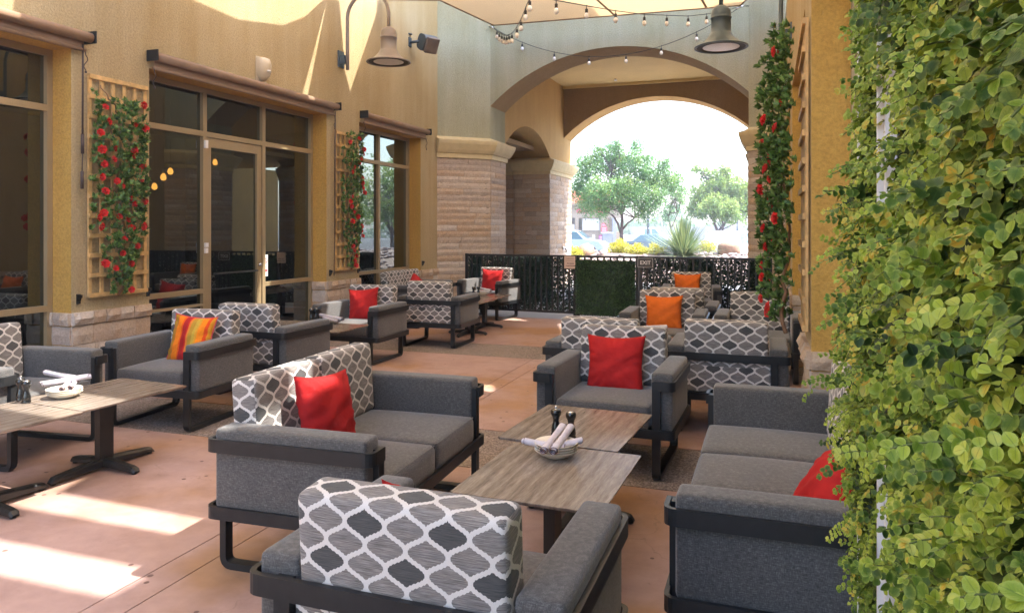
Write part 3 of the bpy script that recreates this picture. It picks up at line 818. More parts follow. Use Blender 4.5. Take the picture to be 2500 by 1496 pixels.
def pillar(label, pts, loc, rows_z=2.93, seed=3, rh=.115, bl=.30, mid_cap=True, cap=CAPP):
    o = empty('stone_pillar', label, 'pillar', (loc[0], loc[1], 0), group='stone pillars carrying the gateway')
    pts = [(a - loc[0], b - loc[1]) for a, b in pts]
    core = [Vector(p) for p in pts]
    mb = MB()
    cen = Vector((sum(p.x for p in core) / len(core), sum(p.y for p in core) / len(core)))
    # thin mortar skin standing just behind the stones
    for i in range(len(core) - 1):
        a, b = core[i], core[i + 1]; t = (b - a).normalized(); nn = Vector((t.y, -t.x))
        q = [a + nn * .008, b + nn * .008, b - nn * .05, a - nn * .05]
        poly_prism(mb, [(v.x, v.y) for v in q], 0, 2.93, axis='z')
    fix_normals(mb.build('core', M['mortar'], o))
    mb = MB()
    if mid_cap:
        stone_path(mb, pts, .83, rows_z, rh, bl, .028, seed); stone_path(mb, pts, .705, .828, .123, .5, .055, seed + 5, rough=.003); stone_path(mb, pts, 0, .70, .117, bl, .03, seed + 9)
    else: stone_path(mb, pts, 0, rows_z, rh, bl, .028, seed)
    mb.build('stone_shaft', M['stone'], o, rnd=True)
    mb = MB(); prism_loop(mb, pts, cap); fix_normals(mb.build('capital', M['cap'], o))
    return o
pillar('coursed stone pillar at the near left of the arch, beside the last window', [(WX - .02, 12.78), (LJ, Y1), (LJ, Y1b), (LJ - 1.0, Y1b)], (-5.6, 13.6), seed=3, bl=.85)
pillar('coursed stone pillar at the near right of the arch, beside the rose trellis', [(RJ + 1.0, Y1b), (RJ, Y1b), (RJ, Y1), (RX + .02, 12.97)], (0, 13.6), seed=8, bl=.85)
pillar('shaded brick pillar at the back left of the passage', [(-7.6, 17.78), (-6.15, 17.78), (-6.1, 17.70), (LJ, 17.70), (LJ, Y2b), (-6.3, Y2b)], (-5.6, 18.8), seed=13, bl=.38, mid_cap=False)
pillar('brick pillar at the back right of the passage, mostly hidden behind the near pillar', [(.8, Y2b), (RJ, Y2b), (RJ, 17.78), (.8, 17.78)], (0, 18.8), seed=19, bl=.38, mid_cap=False)

# --- shade sails (out-of-view outlines shaped so the openings drop the sun strips)
ZS = 5.3
def sail(label, poly, z=ZS, seams=()):
    cx = sum(p[0] for p in poly) / len(poly); cy = sum(p[1] for p in poly) / len(poly)
    o = empty('shade_sail', label, 'shade sail', (cx, cy, z), group='tan shade sails over the patio')
    P = [(a - cx, b - cy) for a, b in poly]
    mb = MB(); poly_prism(mb, P, 0, .003, axis='z'); fix_normals(mb.build('cloth', M['sail'], o))
    mb = MB(); n = len(P)
    for i in range(n):
        a, b = Vector((*P[i], -.004)), Vector((*P[(i + 1) % n], -.004)); mb.tube([a, b], .013, 6)
    for (a, b) in seams:
        mb.sweep([(a[0] - cx, a[1] - cy, -.003), (b[0] - cx, b[1] - cy, -.003)], .02, .0015, (0, 0, 1))
    mb.build('hem_and_seams', M['blind'], o)
    return o
sail('tan shade sail overhead nearest the arch', [(-4.77, 12.64), (-5.07, 10.95), (-5.93, 10.62), (-5.04, 9.97), (-5.2, 9.77), (-5.75, 9.46), (-5.74, 9.175), (-4.9, 8.93), (-2.5, 8.74), (-1.8, 8.62), (-1.75, 8.2), (.18, 7.63), (.18, 7.9), (.30, 7.86), (.42, 7.58), (.42, 10.5), (-.02, 11.6), (-.45, 12.86)],
     seams=[((-2.55, 12.75), (-2.9, 9.2)), ((-1.0, 12.8), (-1.3, 9.0))])
sail('tan shade sail over the middle of the patio, above the frame', [(-5.74, 9.15), (-5.5, 8.7), (-5.364, 8.25), (-5.28, 7.42), (-5.29, 6.65), (-5.5, 5.9), (-5.93, 5.35), (-5.4, 5.0), (-4.97, 4.76), (-3.4, 4.62), (-1.2, 4.42), (-1.12, 4.17), (.42, 4.11), (.42, 7.55), (.18, 7.60), (-1.75, 8.16), (-1.8, 8.2), (-2.5, 8.43), (-4.9, 8.78)])
sail('short added shade strip, unseen, closing the right ends of the sunlight gaps, above the frame', [(.36, 4.105), (.42, 4.105), (.42, 3.285), (.245, 3.285), (.245, 3.565), (.36, 3.565)])  # added out of view to end the sunlight gaps on the right
sail('narrow unseen shade strip added between two strips of sunlight, above the frame', [(-4.9, 4.2), (-3.2, 4.12), (-1.1, 3.9), (.24, 3.9), (.24, 3.57), (-1.6, 3.56), (-3.0, 3.7), (-4.9, 3.9)])  # added out of view to split the sunlight on the floor
sail('unseen tan shade sail added over the near end of the patio, above the frame', [(-4.9, 3.5), (-3.0, 3.35), (-1.6, 3.28), (.42, 3.28), (.42, 1.3), (-5.0, 1.3)])  # added out of view to shade the near chairs
sail('higher unseen shade sail added beside the gateway, above the frame', [(-4.65, 11.12), (-1.6, 11.38), (-.5, 12.8), (-.5, 13.98), (-4.0, 14.1), (-4.65, 13.4)], z=9.5)  # added out of view to keep sun off the far left wall

# =================================================================== FURNITURE
def seat_mesh_parts(o, W, D, nseat):
    zr0, zr1, zb0, zb1 = .572, .632, .268, .325
    # leg loops (front post, runner, rear post) flush inside the rails
    for s in (-1, 1):
        mb = MB(); x = s * (W - .118)
        path = rounded([(x, D - .018, .626), (x, D - .018, .016), (x, -D + .018, .016), (x, -D + .018, .626)], .045, 5)
        mb.sweep(path, .016, .026, (1, 0, 0)); mb.build('leg_frame', M['metal'], o)
        mb = MB()
        for yy in (D - .07, -D + .07): mb.lathe([(.0, -.002), (.012, -.002), (.012, .003)], 8, (x, yy, .0))
        mb.build('glide', M['rubber'], o.children[-1])
    mb = MB(); e = .009; zc = (zr0 + zr1) / 2; hz = (zr1 - zr0) / 2
    path = rounded([(-W + .13, D + .002, zc), (-W + e, D + .002, zc), (-W + e, -D - .002, zc), (W - e, -D - .002, zc), (W - e, D + .002, zc), (W - .13, D + .002, zc)], .04, 5)
    mb.sweep(path, .009, hz, (0, 0, 1)); mb.build('top_rail', M['metal'], o)
    mb = MB(); zc = (zb0 + zb1) / 2; hz = (zb1 - zb0) / 2
    path = rounded([(-W + e, D + .002, zc), (-W + e, -D - .002, zc), (W - e, -D - .002, zc), (W - e, D + .002, zc)], .04, 5, closed=True)
    mb.sweep(path, .009, hz, (0, 0, 1), closed=True)
    mb.box(-W + .02, W - .02, -D + .04, D - .04, .285, .30)
    mb.build('bottom_rail', M['metal'], o)
    for s in (-1, 1):
        mb = MB(); mb.rbox(s * (W - .087), 0, .495, .067, D - .030, .183, .020, (.004, 0, .004), nmid=4)
        a = mb.build('armrest', M['tweed'], o, weld=True)
        # piping seam round the armrest top
        mb = MB(); w2 = .0645; x = s * (W - .087); z = .645; l = D - .034
        mb.tube(rounded([(x - w2, -l, z), (x - w2, l, z), (x + w2, l, z), (x + w2, -l, z), (x - w2, -l, z)], .02, 3), .0022, 5, caps=False)
        mb.build('piping', M['tweed'], a)
    inner = W - .158
    mb = MB(); mb.rbox(0, -D + .045, .448, W - .145, .022, .122, .012, (0, .004, 0), uvmode=True); mb.build('back_panel', M['ogee'], o, weld=False)
    # seats
    n = nseat; wseat = 2 * inner / n
    for i in range(n):
        cx = -inner + wseat * (i + .5)
        mb = MB(); mb.rbox(cx, .062, .388, wseat / 2 - .003, D - .067, .078, .032, (0, .006, .016), nmid=7); sc_ = mb.build('seat_cushion', M['tweed'], o, weld=True)
        mb = MB(); a_, b_ = wseat / 2 - .003 - .0085, D - .067 - .0085
        mb.tube(rounded([(cx - a_, .062 + b_, .4585), (cx - a_, .062 - b_, .4585), (cx + a_, .062 - b_, .4585), (cx + a_, .062 + b_, .4585), (cx - a_, .062 + b_, .4585)], .02, 3), .0024, 5, caps=False); mb.build('piping', M['tweed'], sc_)
    for i in range(n):
        cx = -inner + wseat * (i + .5)
        R = Matrix.Translation((cx, -D + .048, .46)) @ Matrix.Rotation(radians(4.0), 4, 'X') @ Matrix.Translation((0, .05, .206))
        mb = MB(); mb.rbox(0, 0, 0, min(.338, wseat / 2 - .004) if n == 1 else wseat / 2 - .006, (.068), .208, .024, (0, .007, .003), uvmode=True, R=R, nmid=7); mb.build('back_cushion', M['ogee'], o)
    return o
def make_seat(name, label, cat, W, D, n, loc, rz, group):
    o = empty(name, label, cat, (loc[0], loc[1], 0), rz, group)
    return seat_mesh_parts(o, W, D, n)
CG = 'grey lounge chairs around the low tables'
CW, CD = .473, .385
chairs = {
 'C8': ((-.92, 2.10), -.5, 'nearest lounge chair, its patterned back filling the bottom of the view'),
 'C9': ((-1.016, 5.07), 178.3, 'lounge chair facing us beyond the central tables, with a red pillow on it'),
 'C2': ((-4.669, 4.94), 184.0, 'lounge chair facing us with a striped orange pillow on it'),
 'C5': ((-4.301, 9.275), 1.4, 'lounge chair turned away before the far left tables, whole sled base showing'),
 'C6': ((-4.693, 12.21), 172.1, 'farthest left lounge chair, against the dark fence, with a red pillow'),
 'C1': ((-5.10, 3.80), -83.2, 'lounge chair cut by the left edge of the view, facing right behind the left tables'),
 'C3': ((-4.634, 6.07), -1.3, 'lounge chair turned away, directly behind the chair with the striped pillow'),
 'C4': ((-4.713, 7.89), 179.4, 'lounge chair facing us with a red pillow, before the second rose trellis'),
 'C10': ((-1.257, 6.09), -2.6, 'lounge chair turned away, back to back with the chair holding the big red pillow'),
 'C11': ((-.317, 6.246), 0.1, 'lounge chair turned away, showing its patterned back left of the tan column'),
 'C12': ((-1.10, 8.31), 181.4, 'lounge chair facing us with the larger, nearer orange pillow on it'),
 'C14': ((-1.04, 9.275), 0.6, 'lounge chair turned away, only back top and arm showing behind the nearer orange pillow'),
 'C13': ((-1.166, 11.95), 185.6, 'farthest right lounge chair by the fence, with the smaller orange pillow'),
 'C15': ((-.10, 8.38), 180.2, 'lounge chair facing us with no pillow, half hidden by the roses on the right'),
}
proto = None
for k, ((x, y), a, lab) in chairs.items():
    if proto is None:
        proto = make_seat('lounge_chair', lab, 'chair', CW, CD, 1, (x, y), radians(a), CG); o = proto
    else:
        o = copy_tree(proto); o.location = (x, y, 0); o.rotation_euler = (0, 0, radians(a)); o['label'] = lab
far = copy_tree(proto); far.location = (.02, 10.75, 0); far.rotation_euler = (0, 0, radians(90)); far['label'] = 'sideways lounge chair, only its blue grey arm showing behind the pillowless chair'
s1 = make_seat('sofa', 'foreground two seat sofa facing right, with sunlit patterned back and red pillow', 'sofa', .755, .415, 2, (-2.055, 3.50), radians(-87.5), 'grey sofas on the patio')
s2 = make_seat('sofa', 'long sofa on the right facing left, half behind the ivy with a slumped red pillow', 'sofa', 1.0, .40, 3, (.062, 3.575), radians(90), 'grey sofas on the patio')
s3 = make_seat('sofa', 'small sofa against the left wall under the third window, with a slumped red pillow', 'sofa', .735, .385, 2, (-5.58, 11.15), radians(-90), 'grey sofas on the patio')

def pillow_mesh(name, size, thick, mat, seed, piping=None, n=26, sag=.0, corner=.11):
    r = random.Random(seed); mb = MB(); h = size / 2
    ph = [r.uniform(0, 6) for _ in range(8)]
    def pt(u, v, sg):
        # outline pulled in between the corners
        pin = lambda a: 1 - corner * (1 - a * a) ** 1.0
        x = u * h * pin(abs(v) if False else v) ; y = v * h * pin(u)
        prof = max(0, (1 - abs(u) ** 2.6)) ** .55 * max(0, (1 - abs(v) ** 2.6)) ** .55
        z = sg * thick / 2 * prof
        cr = (abs(u) * abs(v)) ** 1.5
        rad = sqrt(u * u + v * v); ang = atan2(v, u)
        wr = .011 * sin(ang * 13 + ph[0] + 2 * sin(ang * 5 + ph[1])) * max(0, rad - .35) * prof ** .5 + .005 * sin(5 * u + 3 * v + ph[2]) * prof + .004 * sin(9 * v - 6 * u + ph[3]) * prof * (1 if sg > 0 else -1)
        wr += .009 * sin(22 * (u + .25 * sin(3 * v + ph[4])) + ph[5]) * max(0, abs(v) - .62) * 2.2 * prof ** .4
        wr += .009 * sin(22 * (v + .25 * sin(3 * u + ph[6])) + ph[7]) * max(0, abs(u) - .62) * 2.2 * prof ** .4
        return (x, y - sag * (1 - v) * 0, z + wr * sg)
    for sg in (1, -1):
        vs = [pt(-1 + 2 * i / n, -1 + 2 * j / n, sg) for i in range(n + 1) for j in range(n + 1)]; fs = []; uvs = []
        for i in range(n):
            for j in range(n):
                f = (i * (n + 1) + j, (i + 1) * (n + 1) + j, (i + 1) * (n + 1) + j + 1, i * (n + 1) + j + 1)
                uvs.append([(i / n, j / n), ((i + 1) / n, j / n), ((i + 1) / n, (j + 1) / n), (i / n, (j + 1) / n)] if sg > 0 else [(i / n, j / n), (i / n, (j + 1) / n), ((i + 1) / n, (j + 1) / n), ((i + 1) / n, j / n)])
                fs.append(f if sg > 0 else f[::-1])
        mb.add(vs, fs, uvs, smooth=True)
    o = mb.build(name, mat, weld=True)
    if piping:
        e = []; m = 14
        for s in range(4):
            for i in range(m):
                a = -1 + 2 * i / m
                u, v = [(a, -1), (1, a), (-a, 1), (-1, -a)][s]; p = pt(u, v, 1); e.append((p[0] * 1.003, p[1] * 1.003, 0))
        e.append(e[0]); mb = MB(); mb.tube(e, .004, 6, caps=False); mb.build('piping', piping, o)
    return o
PG = 'throw pillows on the chairs and sofas'
def place_pillow(o, seat, lx, ly, z, lean, roll=0, yaw=0, label='', ):
    """put a pillow (local XY plane, facing +Z) on a seat: stand it up facing the seat's front"""
    R = Matrix.Translation(seat.location) @ Matrix.Rotation(seat.rotation_euler.z, 4, 'Z') @ Matrix.Translation((lx, ly, z)) @ Matrix.Rotation(pi + radians(yaw), 4, 'Z') @ Matrix.Rotation(radians(90 - lean), 4, 'X') @ Matrix.Rotation(radians(roll), 4, 'Z')
    o.matrix_world = R; tag(o, label, 'pillow', PG); return o
by = {}
allseats = [ob for ob in C.objects if ob.name.startswith('lounge_chair')]
def seat_of(k): 
    loc = chairs[k][0]
    return min(allseats, key=lambda o: (o.location.x - loc[0]) ** 2 + (o.location.y - loc[1]) ** 2)
ps = .425
place_pillow(pillow_mesh('pillow', ps, .15, M['red_f'], 1), seat_of('C9'), .02, -.115, .625, 14, roll=1, label='large plump red pillow on the chair beyond the central tables')
place_pillow(pillow_mesh('pillow', ps, .14, M['stripe'], 2, piping=M['redsign']), seat_of('C2'), -.02, -.10, .64, 15, roll=-3, label='pillow with orange, red and olive stripes')
place_pillow(pillow_mesh('pillow', ps, .15, M['red_f'], 3), seat_of('C4'), .02, -.10, .64, 12, roll=6, label='red pillow on the left chair in front of the second rose trellis')
place_pillow(pillow_mesh('pillow', ps, .15, M['red_f'], 4), seat_of('C6'), .0, -.10, .64, 10, roll=-2, label='red pillow on the farthest left chair, against the fence')
place_pillow(pillow_mesh('pillow', ps, .15, M['org_f'], 5), seat_of('C12'), .02, -.11, .625, 14, roll=1, label='larger, nearer orange pillow')
place_pillow(pillow_mesh('pillow', .43, .14, M['org_f'], 6), seat_of('C13'), .06, -.11, .65, 12, roll=0, label='smaller, farther orange pillow by the fence')
place_pillow(pillow_mesh('pillow', .43, .15, M['red_f'], 7), s1, .20, -.12, .635, 14, roll=-5, yaw=-6, label='red pillow leaning on the back of the foreground two seat sofa')
place_pillow(pillow_mesh('pillow', .37, .16, M['red_f'], 8), s2, -.40, -.17, .57, 40, roll=24, yaw=12, label='slumped red pillow on the long sofa beside the ivy')
place_pillow(pillow_mesh('pillow', .42, .16, M['red_f'], 9), s3, -.28, -.10, .60, 38, roll=26, label='slumped red pillow on the small sofa under the third window')
place_pillow(pillow_mesh('pillow', .40, .15, M['red_f'], 10), seat_of('C8'), -.05, -.02, .61, 22, roll=14, label='red pillow in the nearest chair, only a sliver showing above its back')

# --- tables
TG = 'low wood topped tables'
def make_table(label, loc, rz, ztop=.50):
    o = empty('low_table', label, 'table', (loc[0], loc[1], 0), radians(rz), TG)
    mb = MB(); hx, hy = .325, .388
    P = rounded([(-hx, -hy, 0), (hx, -hy, 0), (hx, hy, 0), (-hx, hy, 0)], .012, 3, closed=True)
    Q = [(p.x * .985, p.y * .985) for p in P]; P = [(p.x, p.y) for p in P]; n = len(P)
    vs = [(a, b, ztop) for a, b in P] + [(a, b, ztop - .004) for a, b in P] + [(a, b, ztop - .014) for a, b in Q]
    fs = [tuple(range(n)), tuple(range(2 * n, 3 * n))[::-1]] + [(i + k * n, (i + k * n + n), (i + 1) % n + k * n + n, (i + 1) % n + k * n) for k in (0, 1) for i in range(n)]
    mb.add(vs, fs); fix_normals(mb.build('table_top', M['laminate'], o))
    mb = MB(); mb.box(-.026, .026, -.05, .05, .05, ztop - .035); mb.build('column', M['black'], o)
    mb = MB(); mb.box(-.15, .15, -.16, .16, ztop - .035, ztop - .014); mb.build('top_plate', M['black'], o)
    mb = MB()
    for a, L in ((0, .31), (pi / 2, .375), (pi, .31), (3 * pi / 2, .375)):
        R = Matrix.Rotation(a, 4, 'Z'); vs = []
        for t, wz, z0, z1 in ((0, .036, .022, .075), (.3, .034, .022, .068), (.85, .030, .016, .05), (.94, .029, .014, .044), (1.0, .022, .014, .022)):
            x = t * L
            vs += [R @ Vector(p) for p in ((x, -wz, z0), (x, wz, z0), (x, wz, z1 - .012), (x, wz * .6, z1), (x, -wz * .6, z1), (x, -wz, z1 - .012))]
        fs = [(i * 6 + q, (i + 1) * 6 + q, (i + 1) * 6 + (q + 1) % 6, i * 6 + (q + 1) % 6) for i in range(4) for q in range(6)] + [tuple(range(24, 30))]
        mb.add(vs, fs)
    b = fix_normals(mb.build('base', M['black'], o))
    for a, L in ((0, .285), (pi / 2, .35), (pi, .285), (3 * pi / 2, .35)):
        mb = MB(); mb.lathe([(0, 0), (.017, 0), (.017, .016)], 10, (L * cos(a), L * sin(a), 0)); mb.build('foot', M['black'], b)
    return o
tt = {}
t0 = make_table('nearer of the two central tables, holding the plate stack with rolled napkins', (-.92, 3.19), -2)
def tcopy(label, loc, rz):
    o = copy_tree(t0); o.location = (loc[0], loc[1], 0); o.rotation_euler = (0, 0, radians(rz)); o['label'] = label; return o
t1 = tcopy('farther of the two central tables, carrying the pepper mills', (-1.0, 4.0), -4)
t2 = tcopy('left foreground table with the napkin plates, its pedestal base fully in view', (-4.18, 3.74), -5)
t3 = tcopy('left foreground table nearest us, cut by the left edge of the view', (-4.22, 2.955), -5)
t4 = tcopy('sunlit table on the left between two facing chairs, right hand one of the pair', (-4.66, 7.02), 90)
t5 = tcopy('table on the left between two facing chairs, nearer the door, carrying the mills', (-5.45, 7.04), 90)
t6 = tcopy('farther table of the far left pair, before the chair at the fence', (-4.31, 11.02), 0)
t7 = tcopy('nearer table of the far left pair, behind the turned away chair', (-4.27, 10.22), 0)
t8 = tcopy('table on the right behind the red pillow chair, carrying one plate of napkins', (-1.02, 7.2), 90)
t9 = tcopy('table on the right between the turned away chair and the pillowless one', (-.24, 7.3), 90)

# --- table ware
MILL = [(0, 0), (.026, 0), (.027, .012), (.0235, .02), (.026, .03), (.024, .055), (.0175, .085), (.0155, .105), (.019, .118), (.0185, .122), (.0255, .135), (.028, .150), (.0265, .165), (.021, .173), (.0, .174)]
def mill(label, x, y, z=.5, knob=True, s=.80):
    o = empty('pepper_mill' if knob else 'salt_shaker', label, 'pepper mill' if knob else 'salt shaker', (x, y, z), 0, 'black mills and shakers on the tables')
    mb = MB(); mb.lathe([(r, h * s) for r, h in MILL], 24); mb.build('body', M['mill'], o)
    mb = MB()
    if knob: mb.lathe([(.010, .172 * s), (.004, .177 * s), (.004, .181 * s), (.008, .186 * s), (.008, .190 * s), (.004, .195 * s), (0, .196 * s)], 14)
    else: mb.lathe([(.019, .172 * s), (.019, .175 * s), (0, .177 * s)], 18)
    mb.build('metal_cap', M['chrome'], o); return o
def stack(n, x, y, z, desc, s=1.0):
    PL = [(0, .004), (.045, .004), (.048, 0), (.052, 0), (.056, .005), (.084, .016), (.103, .034), (.106, .036), (.1035, .037), (.086, .021), (.06, .010), (.03, .008), (0, .008)]
    names = ['bottom', 'second from the bottom', 'third from the bottom', 'top']
    if n < 4: names = ['bottom', 'middle', 'top'] if n == 3 else ['bottom', 'top']
    if n == 1: names = ['single']
    out = None
    for i in range(n):
        if out is None:
            mb = MB(); mb.lathe([(r * s, h * s) for r, h in PL], 48); p = mb.build('plate', M['plate']); out = p
        else: p = out.copy(); C.objects.link(p)
        p.location = (x + random.uniform(-.001, .001), y, z + .0115 * i * s)
        tag(p, f'{names[i]} ivory plate {desc}', 'plate', 'ivory plates stacked on the tables')
    return z + .0115 * (n - 1) * s
def napkin(label, p0, p1, r=.019, seed=0):
    """rolled napkin from p0 to p1 with a spiral end and fold lines"""
    p0 = Vector(p0); p1 = Vector(p1); d = (p1 - p0); L = d.length; rr = random.Random(seed)
    mb = MB(); turns = 2.6; n = 54; m = 10; vs = []; ph = rr.uniform(0, 6)
    for j in range(m + 1):
        t = j / m
        for i in range(n + 1):
            a = turns * 2 * pi * i / n + ph + t * .8
            q = r * (.38 + .62 * i / n) * (1 + .05 * sin(3 * a + 5 * t)) * (1 - .10 * sin(pi * t))
            zz = L * t + (.012 * (i / n) * sin(a * .5) if j in (0, m) else 0)
            vs.append((q * cos(a), q * sin(a) * .86, zz))
    fs = [(j * (n + 1) + i, j * (n + 1) + i + 1, (j + 1) * (n + 1) + i + 1, (j + 1) * (n + 1) + i) for j in range(m) for i in range(n)]
    mb.add(vs, fs, smooth=True); o = mb.build('napkin_roll', M['napkin'])
    o.rotation_euler = d.to_track_quat('Z', 'Y').to_euler(); o.location = p0
    tag(o, label, 'napkin', 'rolled napkins on the plates')
    for e, zz in ((0, -.001), (1, L + .001)):
        mb = MB(); pts = []
        for i in range(0, n + 1, 2):
            a = turns * 2 * pi * i / n + ph + (.8 if e else 0); q = r * (.38 + .62 * i / n) * (1 + .05 * sin(3 * a + 5 * e))
            pts.append((q * cos(a), q * sin(a) * .86, zz + .012 * (i / n) * sin(a * .5)))
        mb.tube(pts, .0016, 5)
        mb.build('hem', M['napkin_edge'], o)
    return o
# central group
px, py = unp(1358, 1103, .52)
top = stack(4, px, py, .5, 'in the stack on the central table')
zt = top + .04
mill('black pepper mill with a chrome knob on the central table, left one of the pair', *unp(1357.5, 1062, .5))
mill('black salt shaker with a flat steel cap on the central table, right one', *unp(1394, 1070, .5), knob=False)
def pxz(x, y, Z): a, b = unp(x, y, Z); return Vector((a, b, Z))
napkin('rolled napkin lying leftward across the central plates', pxz(1278, 1075, .565), pxz(1375, 1092, .555), .021, 1)
napkin('rolled napkin pointing right on the central plates', pxz(1418, 1075, .572), pxz(1345, 1092, .556), .020, 2)
napkin('rolled napkin on top of the central pile, left one of two pointing at us', pxz(1326, 1100, .560), pxz(1372, 1040, .605), .021, 3)
napkin('rolled napkin on top of the central pile, right one of two pointing at us', pxz(1350, 1101, .562), pxz(1392, 1042, .608), .022, 4)
# left table
px, py = unp(157, 962, .52); stack(3, px, py, .5, 'in the left foreground table stack')
mill('black salt shaker with a steel cap on the left foreground table, front one of two', *unp(64, 983, .5), knob=False)
mill('black pepper mill with a chrome knob on the left foreground table, rear one of two', *unp(50, 977, .5))
napkin('white rolled napkin at the back of the left foreground plates', pxz(110, 908, .60), pxz(190, 925, .585), .024, 5)
napkin('white rolled napkin slanting up to the right on the left foreground plates', pxz(103, 938, .572), pxz(220, 918, .60), .024, 6)
napkin('rolled napkin with its left spiral end toward us on the left foreground plates', pxz(150, 949, .562), pxz(170, 930, .572), .019, 7)
napkin('rolled napkin with its right spiral end toward us on the left foreground plates', pxz(172, 946, .562), pxz(185, 928, .572), .019, 8)
# second left table
px, py = unp(814, 786, .51); stack(2, px, py, .5, 'on the sunlit table on the left')
napkin('rolled napkin on the plates of the sunlit left table', pxz(782, 768, .57), pxz(836, 779, .565), .026, 9)
napkin('rolled napkin lying behind another on the sunlit left table', pxz(790, 775, .555), pxz(825, 784, .55), .02, 10)
mill('black pepper mill near the door, left one of the pair', *unp(760, 782, .5))
mill('black salt shaker near the door, right one of the pair', *unp(772, 781, .5), knob=False)
# far left tables
px, py = unp(1178, 719, .51); stack(2, px, py, .5, 'on the far left table by the fence')
napkin('rolled napkin on the far left table, upper one', pxz(1166, 702, .60), pxz(1198, 709, .575), .026, 11)
napkin('rolled napkin on the far left table, lower one', pxz(1172, 710, .56), pxz(1196, 713, .56), .022, 12)
mill('black pepper mill on the far left table, left one of the pair', *unp(1156, 721, .5))
mill('black salt shaker on the far left table, right one of the pair', *unp(1168, 720, .5), knob=False)
# right table
px, py = unp(1592, 808, .51); stack(2, px, py, .5, 'on the right table below the nearer orange pillow')
napkin('rolled napkin on the right table below the nearer orange pillow', pxz(1569, 799, .565), pxz(1626, 797, .575), .026, 13)
napkin('rolled napkin lying behind the other on the right table', pxz(1578, 797, .58), pxz(1612, 804, .57), .02, 14)

# =================================================================== WALL FITTINGS
def blind(label, y0, y1, z=3.335):
    o = empty('roller_blind', label, 'roller blind', (WX, (y0 + y1) / 2, z), 0, 'brown roller blinds above the windows')
    h = (y1 - y0) / 2; mb = MB(); mb.tube([(.085, -h, 0), (.085, h, 0)], .046, 16); mb.build('roller', M['blind'], o)
    mb = MB(); mb.box(.045, .05, -h + .04, h - .04, -.11, -.02); mb.tube([(.05, -h + .03, -.115), (.05, h - .03, -.115)], .018, 10); mb.build('hem_bar', M['blind'], o)
    for s in (-1, 1):
        mb = MB(); y = s * (h + .008); mb.box(.0, .145, y - .006, y + .006, -.05, .062); mb.build('bracket', M['metal'], o)
        mb = MB(); y = s * (h - .03)
        mb.tube([(.055, y, -.12), (.06, y, -.16)] + [(.06 + .004 * sin(t), y + .018 * sin(t), -.16 - .14 * t / 6.28) for t in (1, 2, 3, 4, 5, 6.28)], .0045, 6); mb.lathe([(0, -.02), (.01, -.018), (.01, .0), (0, .004)], 8, (.06, y, -.305))
        mb.build('bungee_cord', M['rope'], o)
    return o
blind('brown roller blind above the window at the left edge', 1.7, 5.12)
blind('long brown roller blind above the door and its side windows', 5.86, 9.22)
blind('shorter brown roller blind above the third window', 9.99, 12.23)
for lab, y, n, zb in (('long thin crank rod hanging left of the first rose trellis', 5.06, 0, 1.95), ('thin black pull cord beside the second rose trellis', 9.2, 1, 1.0)):
    mb = MB(); mb.tube([(WX + .06, y, 3.27), (WX + .055, y, zb + .5)], .009, 6); 
    if n == 0:
        mb.tube([(WX + .055, y, zb + .5), (WX + .055, y, zb + .32)], .014, 8); mb.tube([(WX + .055, y, zb + .32), (WX + .05, y, zb + .16)], .005, 6); mb.tube([(WX + .05, y, zb + .16), (WX + .05, y, zb)], .014, 8)
    else: mb.tube([(WX + .055, y, zb + .5), (WX + .04, y, zb - .1)], .006, 6)
    tag(mb.build('blind_crank' if n == 0 else 'pull_cord', M['rope']), lab, 'cord')
for i, (yy, lab) in enumerate(((5.06, 'left of the first rose trellis'), (5.86, 'right of the foot of the first rose trellis'), (9.15, 'left of the foot of the second rose trellis'), (9.92, 'right of the foot of the second rose trellis'), (12.15, 'right of the third window'))):
    mb = MB(); mb.box(WX, WX + .012, yy - .018, yy + .018, .90, .99); mb.box(WX + .012, WX + .045, yy - .01, yy + .01, .955, .985); mb.tube([(WX + .04, yy, .97), (WX + .02, yy, .92)], .007, 6)
    tag(mb.build('cord_hook', M['black']), f'small black metal hook on the wall {lab}', 'hook', 'black hooks holding the blind cords')

def wall_lamp(label, side, Y, Zc, mat, rise=1.0):
    s = 1 if side == 'L' else -1; wx = WX if side == 'L' else RX
    o = empty('gooseneck_lamp', label, 'lamp', (wx, Y, Zc), 0, 'gooseneck lamps on the walls')
    mb = MB(); mb.box(min(0, s * .02), max(0, s * .02), -.075, .075, -.12, .12); mb.build('wall_plate', M['lampgrey'], o)
    mb = MB(); mb.box(min(s * .02, s * .10), max(s * .02, s * .10), -.045, .045, -.07, .05); mb.build('bracket', M['lampgrey'], o)
    x0, x1 = s * .12, s * .80; R = (x1 - x0) / 2; zt = .93
    pts = [(x0, 0, -.16), (x0, 0, .2), (x0, 0, zt - abs(R) * .98)] + [(x0 + R - R * cos(a), 0, zt - abs(R) * .98 + abs(R) * sin(a)) for a in [pi * i / 14 for i in range(1, 14)]] + [(x1, 0, zt - abs(R)), (x1, 0, .40)]
    mb = MB(); mb.tube(pts, .026, 12); mb.build('arm', mat, o)
    z = -.09
    mb = MB(); mb.lathe([(.0, .50), (.045, .495), (.09, .47), (.112, .43), (.118, .38), (.118, .355), (.124, .35), (.124, .338), (.116, .334), (.116, .17), (.122, .165), (.150, .115), (.215, .045), (.285, .012), (.315, .0), (.318, -.012), (.30, -.016), (.285, -.004), (.20, .03), (.13, .10), (.10, .15), (0, .15)], 40, (x1, 0, z)); mb.build('shade', mat, o)
    mb = MB(); mb.lathe([(.285, -.008), (.245, -.012), (.235, -.004), (.215, -.004)], 40, (x1, 0, z)); mb.build('trim_ring', M['gasket'], o)
    mb = MB(); mb.lathe([(.216, -.006), (.15, -.012), (0, -.015)], 32, (x1, 0, z)); mb.build('lens', M['lens'], o)
    return o
